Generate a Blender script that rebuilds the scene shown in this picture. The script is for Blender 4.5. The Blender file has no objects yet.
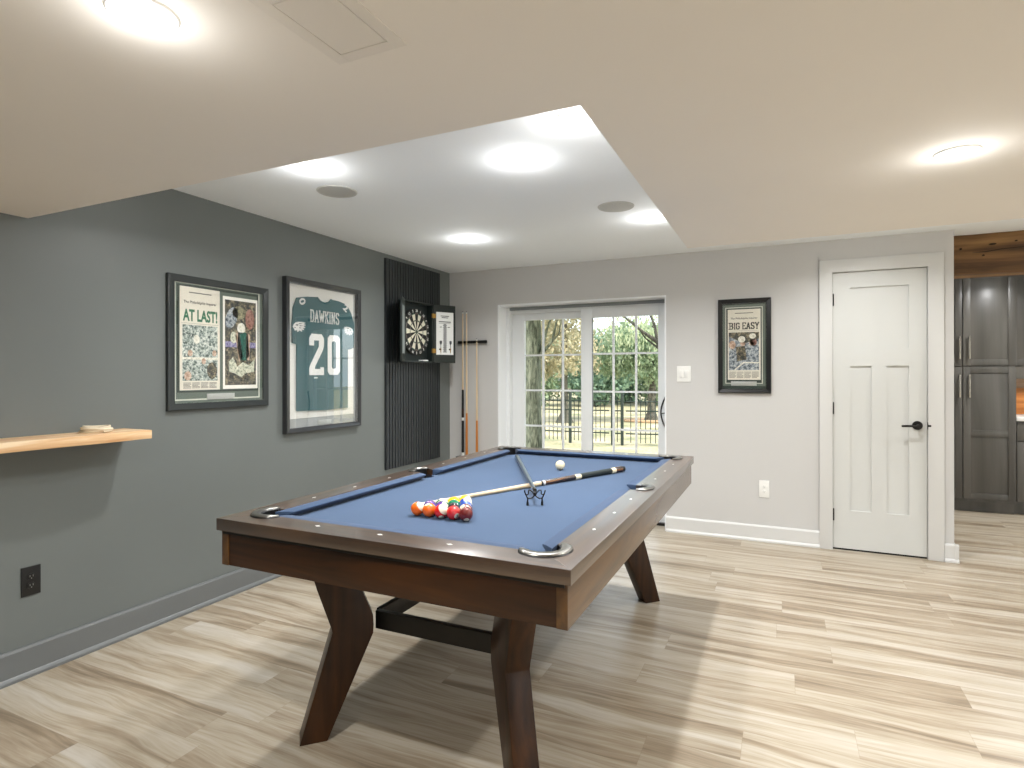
import bpy, bmesh, math, random
from mathutils import Vector, Matrix, Euler
random.seed(7)
S = bpy.context.scene
COL = S.collection
PI = math.pi

# ------------------------------------------------------------------ camera
cd = bpy.data.cameras.new('camera'); cam = bpy.data.objects.new('camera', cd); COL.objects.link(cam)
cd.sensor_width = 36.0; cd.lens = 583.3 / 1024 * 36
cd.shift_y = -(384 - 374.87) / 1024
cam.location = (0, 0, 1.3475)
cam.rotation_euler = (Matrix.Rotation(0.4338, 3, 'Z') @ Matrix.Rotation(PI / 2, 3, 'X') @ Matrix.Rotation(-0.0016, 3, 'Z')).to_euler()
cd.clip_start = 0.02; cd.clip_end = 300
S.camera = cam

# ------------------------------------------------------------------ exposure
S.view_settings.view_transform = 'Standard'
S.view_settings.look = 'None'
S.view_settings.gamma = 1.0
S.view_settings.use_curve_mapping = False
S.view_settings.exposure = 0.33

# ------------------------------------------------------------------ sky and sun
w = bpy.data.worlds.new('sky'); S.world = w; w.use_nodes = True
wn = w.node_tree; bg = wn.nodes['Background']
sk = wn.nodes.new('ShaderNodeTexSky'); sk.sky_type = 'NISHITA'; sk.sun_disc = False
sk.sun_elevation = math.radians(38); sk.sun_rotation = math.radians(190); sk.air_density = 1.0; sk.dust_density = 2.5; sk.ozone_density = 1.0
hz = wn.nodes.new('ShaderNodeMix'); hz.data_type = 'RGBA'; hz.inputs[0].default_value = 0.55
hz.inputs[7].default_value = (5.0, 5.4, 5.8, 1)
wn.links.new(sk.outputs[0], hz.inputs[6]); wn.links.new(hz.outputs[2], bg.inputs[0])
bg.inputs[1].default_value = 0.42
sd = bpy.data.lights.new('sun', 'SUN'); sd.energy = 5.5; sd.angle = math.radians(3); sd.color = (1, .94, .82)
sun = bpy.data.objects.new('sun', sd); COL.objects.link(sun)
sun.rotation_euler = Vector((-1.0, 0.12, -1.15)).to_track_quat('-Z', 'Y').to_euler()

LAMP_W = 13.0          # one recessed LED downlight

# ------------------------------------------------------------------ room numbers
L, D, ZH, ZL = 3.0727, 5.1241, 2.3832, 2.0541
Y1, XT, Y2 = 1.4633, -0.4793, 3.3748
XR, YN, YF = 4.3, -3.0, 7.72
WT = 0.30

# ================================================================== helpers
def lin(c):
    if isinstance(c, str):
        c = [int(c[i:i + 2], 16) / 255 for i in (0, 2, 4)]
    return tuple(((x / 12.92) if x <= .04045 else ((x + .055) / 1.055) ** 2.4) for x in c) + (1,)

def mat(name, col, rough=.5, metal=0, spec=.5, emit=None, es=0, bump=None, noise=None, coat=0, sheen=0):
    m = bpy.data.materials.new(name); m.use_nodes = True
    nt = m.node_tree; b = nt.nodes['Principled BSDF']
    c = lin(col)
    b.inputs['Base Color'].default_value = c; b.inputs['Roughness'].default_value = rough
    b.inputs['Metallic'].default_value = metal; b.inputs['Specular IOR Level'].default_value = spec
    b.inputs['Coat Weight'].default_value = coat; b.inputs['Coat Roughness'].default_value = .08
    b.inputs['Sheen Weight'].default_value = sheen
    if emit: b.inputs['Emission Color'].default_value = lin(emit); b.inputs['Emission Strength'].default_value = es
    tc = nt.nodes.new('ShaderNodeTexCoord')
    if noise:   # (scale, amount) gentle tone variation
        sc, am = noise[:2]
        n = nt.nodes.new('ShaderNodeTexNoise'); n.inputs['Scale'].default_value = sc; n.inputs['Detail'].default_value = 5
        mp = nt.nodes.new('ShaderNodeMapping'); mp.inputs['Scale'].default_value = noise[2] if len(noise) > 2 else (1, 1, 1)
        nt.links.new(tc.outputs['Object'], mp.inputs[0]); nt.links.new(mp.outputs[0], n.inputs['Vector'])
        r = nt.nodes.new('ShaderNodeValToRGB')
        r.color_ramp.elements[0].position = .3; r.color_ramp.elements[1].position = .7
        r.color_ramp.elements[0].color = tuple(x * (1 - am) for x in c[:3]) + (1,)
        r.color_ramp.elements[1].color = tuple(min(1, x * (1 + am)) for x in c[:3]) + (1,)
        nt.links.new(n.outputs[0], r.inputs[0]); nt.links.new(r.outputs[0], b.inputs['Base Color'])
    if bump:    # (scale, strength)
        n = nt.nodes.new('ShaderNodeTexNoise'); n.inputs['Scale'].default_value = bump[0]; n.inputs['Detail'].default_value = 3
        nt.links.new(tc.outputs['Object'], n.inputs['Vector'])
        bp = nt.nodes.new('ShaderNodeBump'); bp.inputs['Strength'].default_value = bump[1]; bp.inputs['Distance'].default_value = .002
        nt.links.new(n.outputs[0], bp.inputs['Height']); nt.links.new(bp.outputs[0], b.inputs['Normal'])
    return m

def wood(name, dark, mid, light, axis=0, sc=1.0, rough=.4, coat=0, spec=.5, contrast=(.3, .5, .72), cior=1.5, crough=.24):
    """fine timber: grain stretched along one axis"""
    m = bpy.data.materials.new(name); m.use_nodes = True
    nt = m.node_tree; b = nt.nodes['Principled BSDF']; N = nt.nodes.new; K = nt.links.new
    tc = N('ShaderNodeTexCoord'); mp = N('ShaderNodeMapping')
    s = [14 * sc] * 3; s[axis] = 1.1 * sc; mp.inputs['Scale'].default_value = s
    K(tc.outputs['Object'], mp.inputs[0])
    n1 = N('ShaderNodeTexNoise'); n1.inputs['Scale'].default_value = 1.0; n1.inputs['Detail'].default_value = 7; n1.inputs['Distortion'].default_value = 1.2
    K(mp.outputs[0], n1.inputs['Vector'])
    r = N('ShaderNodeValToRGB'); e = r.color_ramp.elements
    e[0].position, e[1].position = contrast[0], contrast[2]; e[0].color, e[1].color = lin(dark), lin(light)
    x = e.new(contrast[1]); x.color = lin(mid)
    K(n1.outputs[0], r.inputs[0]); K(r.outputs[0], b.inputs['Base Color'])
    b.inputs['Roughness'].default_value = rough; b.inputs['Coat Weight'].default_value = coat; b.inputs['Coat Roughness'].default_value = crough; b.inputs['Coat IOR'].default_value = cior
    b.inputs['Specular IOR Level'].default_value = spec
    bp = N('ShaderNodeBump'); bp.inputs['Strength'].default_value = .12; bp.inputs['Distance'].default_value = .001
    K(n1.outputs[0], bp.inputs['Height']); K(bp.outputs[0], b.inputs['Normal'])
    return m

class MB:
    """collects shapes in world coordinates and links them as ONE mesh object"""
    def __init__(s): s.v = []; s.f = []; s.mi = []; s.cur = 0
    def add(s, vs, fs):
        o = len(s.v); s.v += [tuple(v) for v in vs]
        for f in fs: s.f.append([i + o for i in f]); s.mi.append(s.cur)
        return s
    def box(s, x0, x1, y0, y1, z0, z1):
        return s.add([(x0, y0, z0), (x1, y0, z0), (x1, y1, z0), (x0, y1, z0), (x0, y0, z1), (x1, y0, z1), (x1, y1, z1), (x0, y1, z1)],
                     [(0, 3, 2, 1), (4, 5, 6, 7), (0, 1, 5, 4), (1, 2, 6, 5), (2, 3, 7, 6), (3, 0, 4, 7)])
    def prism(s, pts, a, b, fn):
        """polygon pts (p,q) extruded from a to b; fn(p,q,h)->xyz"""
        n = len(pts)
        area = sum(pts[i][0] * pts[(i + 1) % n][1] - pts[(i + 1) % n][0] * pts[i][1] for i in range(n))
        vs = [fn(p, q, a) for p, q in pts] + [fn(p, q, b) for p, q in pts]
        fs = [tuple(range(n))[::-1], tuple(range(n, 2 * n))] + [(i, (i + 1) % n, n + (i + 1) % n, n + i) for i in range(n)]
        return s.add(vs, fs)
    def tube(s, pts, rad, n=12, caps=True):
        pts = [Vector(p) for p in pts]; R = rad if isinstance(rad, (list, tuple)) else [rad] * len(pts)
        vs = []; up = None
        for i, p in enumerate(pts):
            d = (pts[min(i + 1, len(pts) - 1)] - pts[max(i - 1, 0)]).normalized()
            if up is None: up = Vector((0, 0, 1)) if abs(d.z) < .9 else Vector((1, 0, 0))
            a = d.cross(up).normalized(); bb = a.cross(d).normalized(); up = bb
            for k in range(n):
                t = 2 * PI * k / n; vs.append(p + (a * math.cos(t) + bb * math.sin(t)) * R[i])
        fs = [(i * n + k, i * n + (k + 1) % n, (i + 1) * n + (k + 1) % n, (i + 1) * n + k) for i in range(len(pts) - 1) for k in range(n)]
        if caps: fs += [tuple(range(n))[::-1], tuple(range((len(pts) - 1) * n, len(pts) * n))]
        return s.add(vs, fs)
    def lathe(s, c, prof, n=32, axis='Z', close=True):
        """prof = [(r,h)...] turned round an axis through c"""
        vs = []
        for r, h in prof:
            for k in range(n):
                t = 2 * PI * k / n; a, b = r * math.cos(t), r * math.sin(t)
                vs.append({'Z': (c[0] + a, c[1] + b, c[2] + h), 'X': (c[0] + h, c[1] + a, c[2] + b), 'Y': (c[0] + b, c[1] + h, c[2] + a)}[axis])
        m = len(prof)
        fs = [(i * n + k, i * n + (k + 1) % n, (i + 1) * n + (k + 1) % n, (i + 1) * n + k) for i in range(m - 1) for k in range(n)]
        if close: fs += [tuple(range(n))[::-1], tuple(range((m - 1) * n, m * n))]
        return s.add(vs, fs)
    def sphere(s, c, r, nu=32, nv=20):
        prof = [(max(1e-5, r * math.sin(PI * i / nv)), -r * math.cos(PI * i / nv)) for i in range(nv + 1)]
        return s.lathe(c, prof, nu)
    def build(s, name, m, parent=None, origin=None, bevel=0, smooth=None, seg=2):
        me = bpy.data.meshes.new(name)
        if origin is None:
            xs, ys, zs = zip(*s.v)
            origin = ((min(xs) + max(xs)) / 2, (min(ys) + max(ys)) / 2, min(zs))
        o = Vector(origin)
        me.from_pydata([tuple(Vector(v) - o) for v in s.v], [], s.f)
        ms = m if isinstance(m, (list, tuple)) else [m]
        for x in ms: me.materials.append(x)
        if len(ms) > 1:
            for p, i in zip(me.polygons, s.mi): p.material_index = i
        bm = bmesh.new(); bm.from_mesh(me)
        bmesh.ops.recalc_face_normals(bm, faces=bm.faces)
        if bevel:
            es = [e for e in bm.edges if len(e.link_faces) == 2 and e.calc_face_angle(0) > .5]
            bmesh.ops.bevel(bm, geom=es, offset=bevel, segments=seg, profile=.6, affect='EDGES', clamp_overlap=True)
        bm.to_mesh(me); bm.free()
        if smooth or bevel:
            me.polygons.foreach_set('use_smooth', [True] * len(me.polygons))
            me.set_sharp_from_angle(angle=math.radians(smooth or 35))
        ob = bpy.data.objects.new(name, me); COL.objects.link(ob)
        if parent is not None:
            ob.parent = parent; ob.location = o - world_loc(parent)
        else: ob.location = o
        return ob

def world_loc(o):
    v = Vector(o.location)
    while o.parent: o = o.parent; v += Vector(o.location)
    return v

def tag(o, label=None, cat=None, group=None, kind=None):
    if label: o['label'] = label
    if cat: o['category'] = cat
    if group: o['group'] = group
    if kind: o['kind'] = kind
    return o
def struct(o): o['kind'] = 'structure'; return o
def empty(name, loc, label=None, cat=None, group=None, kind=None):
    o = bpy.data.objects.new(name, None); COL.objects.link(o); o.location = loc; o.empty_display_size = .05
    return tag(o, label, cat, group, kind)

def carve(ob, cutters):
    for c in cutters:
        md = ob.modifiers.new('cut', 'BOOLEAN'); md.object = c; md.operation = 'DIFFERENCE'; md.solver = 'EXACT'
    bpy.context.view_layer.update()
    dg = bpy.context.evaluated_depsgraph_get()
    me = bpy.data.meshes.new_from_object(ob.evaluated_get(dg))
    ob.modifiers.clear(); ob.data = me; me.name = ob.name

def lettering(name, text, m, parent, origin, right, up, width=None, height=None, bold=0.0, depth=.0006, align='C'):
    """text as a real thin raised mesh, fitted into width x height, centred on origin"""
    cu = bpy.data.curves.new('t', 'FONT'); cu.body = text; cu.size = 1; cu.extrude = .0; cu.offset = bold; cu.resolution_u = 3
    to = bpy.data.objects.new('t', cu); COL.objects.link(to); bpy.context.view_layer.update()
    me = bpy.data.meshes.new_from_object(to.evaluated_get(bpy.context.evaluated_depsgraph_get()))
    bpy.data.objects.remove(to); bpy.data.curves.remove(cu)
    xs = [v.co.x for v in me.vertices]; ys = [v.co.y for v in me.vertices]
    x0, x1, y0, y1 = min(xs), max(xs), min(ys), max(ys)
    sy = height / (y1 - y0) if height else width / (x1 - x0)
    sx = width / (x1 - x0) if width else sy
    R, U = Vector(right), Vector(up); Nn = R.cross(U)
    P = world_loc(parent) if parent is not None else Vector((0, 0, 0))
    for v in me.vertices:
        v.co = R * ((v.co.x - (x0 + x1) / 2) * sx) + U * ((v.co.y - (y0 + y1) / 2) * sy) + Nn * depth
    me.materials.clear(); me.materials.append(m); me.name = name
    ob = bpy.data.objects.new(name, me); COL.objects.link(ob)
    if parent is not None: ob.parent = parent
    ob.location = Vector(origin) - P
    return ob

# ================================================================== materials
M = {}
M['wall_dark'] = mat('wall_dark_paint', '6b706e', .42, bump=(120, .05), noise=(1.2, .05), spec=.45)
M['wall_dark_trim'] = mat('dark_trim_paint', '6a6d6d', .38)
M['wall_white'] = mat('white_wall_paint', 'f4f4f2', .6)
M['wall_light'] = mat('greige_paint', 'cac9c7', .6, bump=(150, .04))
M['ceil'] = mat('ceiling_cool_white', 'f5f9fb', .85)
M['soffit'] = mat('soffit_warm_white', 'ede8e0', .85, noise=(.9, .02))  # warmer, slightly darker white than the ceiling
M['trim'] = mat('white_trim_paint', 'd6d6d4', .35)
M['door'] = mat('white_door_paint', 'd0d1ce', .38)
M['vinyl'] = mat('white_vinyl_frame', 'e6e9ea', .4)
M['black'] = mat('black_metal', '0d0d0e', .35)
M['black_plastic'] = mat('black_plastic', '141414', .4)
M['rubber'] = mat('black_rubber', '0b0b0b', .7)
M['chrome'] = mat('brushed_nickel', 'b5b3ad', .22, metal=1)
M['pewter'] = mat('dark_nickel', '8d8b86', .3, metal=1)
M['steel_dark'] = mat('dark_steel', '2b2926', .38, metal=.6)
M['brass'] = mat('brass', 'b08a4a', .3, metal=1)
M['white_plastic'] = mat('white_plastic', 'eeeeea', .3)
M['gasket'] = mat('grey_gasket', '8b9193', .6)

def glass_mat(name, refl=.06, tint=(1, 1, 1, 1)):
    m = bpy.data.materials.new(name); m.use_nodes = True; nt = m.node_tree
    for n in list(nt.nodes): nt.nodes.remove(n)
    o = nt.nodes.new('ShaderNodeOutputMaterial'); t = nt.nodes.new('ShaderNodeBsdfTransparent'); g = nt.nodes.new('ShaderNodeBsdfGlossy')
    g.inputs['Roughness'].default_value = .01; t.inputs[0].default_value = tint
    f = nt.nodes.new('ShaderNodeFresnel'); f.inputs['IOR'].default_value = 1.5; gm = nt.nodes.new('ShaderNodeNewGeometry')
    sb = nt.nodes.new('ShaderNodeMath'); sb.operation = 'SUBTRACT'; sb.use_clamp = True   # the far side of the sheet adds no second mirror
    ad = nt.nodes.new('ShaderNodeMath'); ad.operation = 'ADD'; ad.inputs[1].default_value = refl; ad.use_clamp = True
    mx = nt.nodes.new('ShaderNodeMixShader'); K = nt.links.new
    K(f.outputs[0], ad.inputs[0]); K(ad.outputs[0], sb.inputs[0]); K(gm.outputs['Backfacing'], sb.inputs[1]); K(sb.outputs[0], mx.inputs[0]); K(t.outputs[0], mx.inputs[1]); K(g.outputs[0], mx.inputs[2]); K(mx.outputs[0], o.inputs[0])
    return m
M['pane'] = glass_mat('window_glass', .0)
M['pic_glass'] = glass_mat('picture_glass', .03)

# table timber
M['walnut'] = wood('stained_wood_shade', '211103', '381e08', '4e2c0e', 0, .9, .5, coat=.6, spec=.12)  # end aprons: shade put into the colour, a darker copy of the wood
M['walnut_lit_y'] = wood('stained_wood_lit_long', '321e0a', '4e3212', '64431c', 1, .9, .5, coat=1.0, spec=.25)  # side aprons: brighter light put into a paler copy of the wood
M['rail_x'] = wood('rail_cap_wood', '2a1b0f', '3f2a18', '543b24', 0, .9, .4, coat=1, spec=.5, cior=1.8)
M['rail_y'] = wood('rail_cap_wood_long', '2a1b0f', '3f2a18', '543b24', 1, .9, .4, coat=1, spec=.5, cior=1.8)
M['walnut_z'] = wood('dark_stained_wood_leg', '201003', '351d08', '48290e', 2, .9, .45, coat=.3, spec=.2)
M['cloth'] = mat('blue_cloth', '3b4f6a', .9, bump=(900, .15), noise=(3, .05), sheen=.12, spec=.2)
M['cloth_c'] = mat('blue_cushion_cloth', '394b66', .9, bump=(900, .12), sheen=.1, spec=.2)

# floor: planks running along X
def floor_mat():
    m = bpy.data.materials.new('oak_plank_floor'); m.use_nodes = True; nt = m.node_tree
    b = nt.nodes['Principled BSDF']; N = nt.nodes.new; K = nt.links.new
    def mth(op, a, c=None):
        n = N('ShaderNodeMath'); n.operation = op
        for i, x in enumerate((a, c)):
            if x is None: continue
            if isinstance(x, (int, float)): n.inputs[i].default_value = x
            else: K(x, n.inputs[i])
        return n.outputs[0]
    tc = N('ShaderNodeTexCoord'); sp = N('ShaderNodeSeparateXYZ'); K(tc.outputs['Object'], sp.inputs[0])
    PW, PL = .182, 1.22
    ry = mth('DIVIDE', sp.outputs[1], PW); row = mth('FLOOR', ry)
    w1 = N('ShaderNodeTexWhiteNoise'); w1.noise_dimensions = '1D'; K(row, w1.inputs['W'])
    cx = mth('ADD', mth('DIVIDE', sp.outputs[0], PL), w1.outputs['Value']); col = mth('FLOOR', cx)
    cb = N('ShaderNodeCombineXYZ'); K(row, cb.inputs[0]); K(col, cb.inputs[1])
    w2 = N('ShaderNodeTexWhiteNoise'); w2.noise_dimensions = '2D'; K(cb.outputs[0], w2.inputs['Vector'])
    # grain vector, shifted per plank
    off = N('ShaderNodeCombineXYZ'); K(mth('MULTIPLY', w2.outputs['Value'], 37.0), off.inputs[2]); K(mth('MULTIPLY', w2.outputs['Value'], 11.0), off.inputs[0])
    va = N('ShaderNodeVectorMath'); va.operation = 'ADD'; K(tc.outputs['Object'], va.inputs[0]); K(off.outputs[0], va.inputs[1])
    def noise(scale, mpv, det=4, dist=0):
        mp = N('ShaderNodeMapping'); mp.inputs['Scale'].default_value = mpv; K(va.outputs[0], mp.inputs[0])
        n = N('ShaderNodeTexNoise'); n.inputs['Scale'].default_value = scale; n.inputs['Detail'].default_value = det; n.inputs['Distortion'].default_value = dist
        K(mp.outputs[0], n.inputs['Vector']); return n.outputs[0]
    warp = noise(1.0, (1.1, 3.2, 1), 2)
    wv_ = N('ShaderNodeCombineXYZ'); K(mth('MULTIPLY', mth('SUBTRACT', warp, .5), .16), wv_.inputs[1])
    vb = N('ShaderNodeVectorMath'); vb.operation = 'ADD'; K(va.outputs[0], vb.inputs[0]); K(wv_.outputs[0], vb.inputs[1]); va = vb
    band = noise(1.0, (.35, 6.0, 1), 3, .3)
    broad = noise(1.0, (.8, 17.0, 1), 5, .6)
    fine = noise(1.0, (4.0, 75.0, 1), 5, .5)
    pores = noise(1.0, (9.0, 150.0, 1), 2, .2)
    t = mth('ADD', mth('MULTIPLY', band, .56), mth('MULTIPLY', broad, .46))
    t = mth('ADD', t, mth('MULTIPLY', fine, .26))
    t = mth('ADD', t, mth('MULTIPLY', pores, .10))
    t = mth('ADD', t, mth('MULTIPLY', w2.outputs['Value'], .03))
    r = N('ShaderNodeValToRGB'); e = r.color_ramp.elements
    e[0].position = .56; e[0].color = lin('7d6e5a'); e[1].position = .88; e[1].color = lin('bfb8ac')
    x = e.new(.65); x.color = lin('998a75'); x = e.new(.74); x.color = lin('aea390')
    K(t, r.inputs[0])
    # seams
    fy = mth('FRACT', ry); sy = mth('MINIMUM', fy, mth('SUBTRACT', 1.0, fy)); seam_y = mth('LESS_THAN', sy, .006)
    fx = mth('FRACT', cx); sx = mth('MINIMUM', fx, mth('SUBTRACT', 1.0, fx)); seam_x = mth('LESS_THAN', sx, .0012)
    seam = mth('MAXIMUM', seam_y, seam_x)
    mx = N('ShaderNodeMix'); mx.data_type = 'RGBA'; K(mth('MULTIPLY', seam, .22), mx.inputs[0]); K(r.outputs[0], mx.inputs[6]); mx.inputs[7].default_value = lin('7a6248')
    K(mx.outputs[2], b.inputs['Base Color'])
    K(mth('ADD', mth('MULTIPLY', fine, .16), .24), b.inputs['Roughness'])
    b.inputs['Specular IOR Level'].default_value = .5
    bp = N('ShaderNodeBump'); bp.inputs['Strength'].default_value = .18; bp.inputs['Distance'].default_value = .002
    K(mth('SUBTRACT', fine, seam), bp.inputs['Height']); K(bp.outputs[0], b.inputs['Normal'])
    return m
M['floor'] = floor_mat()

# ================================================================== room shell
struct(MB().box(-L - .15, XR + .15, YN - .15, YF + .15, -.12, 0).build('floor', M['floor'], origin=(0, 0, 0)))
struct(MB().box(-L - .15, XR + .15, YN - .15, YF + .15, ZH, ZH + .15).build('ceiling', M['ceil'], origin=(0, 0, ZH)))
sof = MB().prism([(-L, YN), (XR, YN), (XR, Y2), (XT, Y2), (XT, Y1), (-L, Y1)], ZL, ZH, lambda p, q, h: (p, q, h))
soffit = struct(sof.build('ceiling_soffit', M['soffit'], origin=(0, 0, ZL)))
struct(MB().box(-L - .15, -L, YN - .15, D + WT, 0, ZH).build('wall_left', M['wall_dark'], origin=(-L, 0, 0)))
# far wall with the patio door opening
OX0, OX1, OZ = -2.526, -0.908, 2.033
fw = MB()
fw.box(-L, OX0, D, D + WT, 0, ZH); fw.box(OX0, OX1, D, D + WT, OZ, ZH)
DX0, DX1, DZ = .340, .972, 2.142      # closet door opening
fw.box(OX1, DX0, D, D + WT, 0, ZH); fw.box(DX0, DX1, D, D + WT, DZ, ZH); fw.box(DX1, 1.117, D, D + WT, 0, ZH)
fw.box(DX0, DX1, D + .10, D + WT, 0, DZ)
struct(fw.build('wall_back', M['wall_light'], origin=(0, D, 0)))
struct(MB().box(.97, 1.117, D + WT, YF, 0, ZH).build('wall_kitchen_side', M['wall_light']))
struct(MB().box(.97, XR + .15, YF, YF + .15, 0, ZH).build('wall_kitchen_back', M['wall_light']))
# unseen walls: windows added as fill light, wall tones set for bounce
def wall_holes(name, F, a0, a1, holes, paint, z0=.05, z1=1.99):
    mb = MB(); a = a0
    for h0, h1 in holes:
        F(mb, a, h0, 0, ZH); F(mb, h0, h1, 0, z0); F(mb, h0, h1, z1, ZH); a = h1
    F(mb, a, a1, 0, ZH); struct(mb.build(name, paint))
FR_ = lambda mb, a, b, z0, z1, t0=0, t1=.15: mb.box(XR + t0, XR + t1, a, b, z0, z1)
FN_ = lambda mb, a, b, z0, z1, t0=0, t1=.15: mb.box(a, b, YN - t1, YN - t0, z0, z1)
wall_holes('wall_right', FR_, YN - .15, YF, [(-1.9, .6), (1.0, 3.3)], M['wall_white']); wall_holes('wall_near', FN_, -L, XR, [], mat('grey_near_paint', 'a5a39f', .6))
def add_fill_window(name, F, a, b, z0=.05, z1=1.99):
    e = empty(name, (XR, (a + b) / 2, z0) if F is FR_ else ((a + b) / 2, YN, z0), kind='structure')
    f = MB(); t = .05; m = (a + b) / 2
    for q in ((a, a + t, z0, z1), (b - t, b, z0, z1), (a + t, b - t, z0, z0 + t), (a + t, b - t, z1 - t, z1), (m - t / 2, m + t / 2, z0 + t, z1 - t)): F(f, q[0], q[1], q[2], q[3], .05, .10)
    f.build('window_frame', M['vinyl'], e)
    g_ = MB(); F(g_, a + t, b - t, z0 + t, z1 - t, .07, .076); g_.build('pane', M['pane'], e)
add_fill_window('fill_window_1', FR_, -1.9, .6); add_fill_window('fill_window_2', FR_, 1.0, 3.3)

# baseboards
def baseboard(name, m, runs, h=.13, t=.015):
    b = MB()
    for (x0, y0, x1, y1, nx, ny) in runs:   # wall line and inward normal
        prof = [(0, 0), (t + .010, 0), (t + .010, .012), (t + .004, .022), (t, .026), (t, h - .012), (t - .006, h), (0, h)]
        d = Vector((x1 - x0, y1 - y0, 0)); ln = d.length; d.normalize()
        b.prism(prof, 0, ln, lambda p, q, hh, x0=x0, y0=y0, d=d, nx=nx, ny=ny: (x0 + nx * p + d.x * hh, y0 + ny * p + d.y * hh, q))
    return struct(b.build(name, m))
baseboard('baseboard_left', M['wall_dark_trim'], [(-L, YN, -L, D, 1, 0)], .14)
baseboard('baseboard_back', M['trim'], [(OX1, D, .262, D, 0, -1), (-L, D, OX0, D, 0, -1), (1.058, D, 1.119 + .023, D, 0, -1)], .13)
baseboard('baseboard_end', M['trim'], [(1.117, D - .02, 1.117, D + WT, 1, 0)], .13)
baseboard('baseboard_right', M['trim'], [(XR, YN, XR, YF, -1, 0), (-L, YN, XR, YN, 0, 1)], .13)

# ------------------------------------------------------------------ closet door
cas = MB()
cx0, cx1, cz = .262, 1.056, 2.226
cas.prism([(cx0, 0), (DX0 + .012, 0), (DX0 + .012, DZ - .012), (DX1 - .012, DZ - .012), (DX1 - .012, 0), (cx1, 0), (cx1, cz), (cx0, cz)], D - .02, D, lambda p, q, h: (p, h, q))
cas.box(DX0, DX0 + .012, D, D + .1, 0, DZ); cas.box(DX1 - .012, DX1, D, D + .1, 0, DZ); cas.box(DX0 + .012, DX1 - .012, D, D + .1, DZ - .012, DZ)
cas.box(DX0 + .012, DX0 + .024, D + .045, D + .1, 0, DZ - .012); cas.box(DX1 - .024, DX1 - .012, D + .045, D + .1, 0, DZ - .012)
struct(cas.build('trim_1', M['trim'], bevel=.002))
door = empty('door_1', ((DX0 + DX1) / 2, D + .02, 0), kind='structure')
ax0, ax1, az0, az1 = DX0 + .015, DX1 - .015, .014, DZ - .016
yf, yp, yb = D + .004, D + .016, D + .040
pl = MB()
# stiles and rails standing proud of three recessed panels
wx0, wx1 = .471, .847; t0, t1 = 1.537, 2.008; b0, b1 = .306, 1.411; mx0, mx1 = .611, .708
for q in ((ax0, wx0, az0, az1), (wx1, ax1, az0, az1), (wx0, wx1, t1, az1), (wx0, wx1, b1, t0), (wx0, wx1, az0, b0), (mx0, mx1, b0, b1)):
    pl.box(q[0], q[1], yf, yb, q[2], q[3])
for q in ((wx0, wx1, t0, t1), (wx0, mx0, b0, b1), (mx1, wx1, b0, b1)): pl.box(q[0], q[1], yp, yb - .004, q[2], q[3])
pl.build('door_panel', M['door'], door)
for z in (1.921, 1.088, .27):
    MB().lathe((DX0 + .013, D - .006, z - .045), [(.001, -.004), (.0095, 0), (.0095, .09), (.001, .094)], 12).box(DX0 + .004, DX0 + .013, D - .006, D + .012, z - .045, z + .045).build('hinge', M['black'], door, smooth=35)
hd = MB(); hx, hz_ = .898, .972
hd.lathe((hx, D + .004, hz_), [(.001, -.012), (.030, -.012), (.033, -.008), (.033, 0), (.001, 0)], 28, 'Y')
hd.tube([(hx, D - .004, hz_), (hx, D - .05, hz_)], .010, 12)
hd.tube([(hx + .004, D - .050, hz_), (hx - .02, D - .052, hz_ - .001), (hx - .105, D - .050, hz_ - .004)], [.009, .0085, .0075], 10)
hd.build('door_handle', M['black'], door, smooth=40)
MB().prism([(.004, .028), (-.006, .022), (-.009, 0), (-.006, -.022), (.004, -.028), (.01, 0)], DX1 - .014, DX1 + .006, lambda p, q, h: (h, D - .012 + p, hz_ + q)).build('strike_plate', M['black'], door)
MB().box(ax0, ax1, D + .01, D + .045, 0.0005, .013).build('door_sweep', M['rubber'], door)

# ------------------------------------------------------------------ patio sliding door in its deep opening
lin_ = MB(); LY = D + WT
lin_.box(OX0, OX0 + .012, D - .001, D + .17, 0, OZ); lin_.box(OX1 - .012, OX1, D - .001, D + .17, 0, OZ); lin_.box(OX0 + .012, OX1 - .012, D - .001, D + .17, OZ - .012, OZ)
struct(lin_.build('trim_2', mat('reveal_bright_white', 'f3f5f7', .4)))  # brighter white than the rest of the trim
fr = MB(); FY0, FY1 = D + .17, D + WT + .02
fr.box(OX0, -2.478, FY0, FY1, 0, OZ); fr.box(-.945, OX1, FY0, FY1, 0, OZ)
fr.box(-2.478, -.945, FY0 + .02, FY1, 1.960, OZ); fr.box(-2.478, -.945, FY0 + .02, FY1, .0, .045)
patio = empty('door_2', (-1.717, D + .24, 0), kind='structure')
fr.build('door_frame', M['vinyl'], patio, bevel=.002)
hdt = MB().box(-2.478, -.945, FY0 + .0, FY0 + .02, 1.990, 2.018); hdt.box(-2.47, -2.43, FY0 - .004, FY0 + .01, 1.995, 2.004)
hdt.build('head_track', M['gasket'], patio)
MB().box(-2.478, -.945, FY0 - .02, FY0 + .02, .0, .022).build('sill_track', M['black'], patio)
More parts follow.
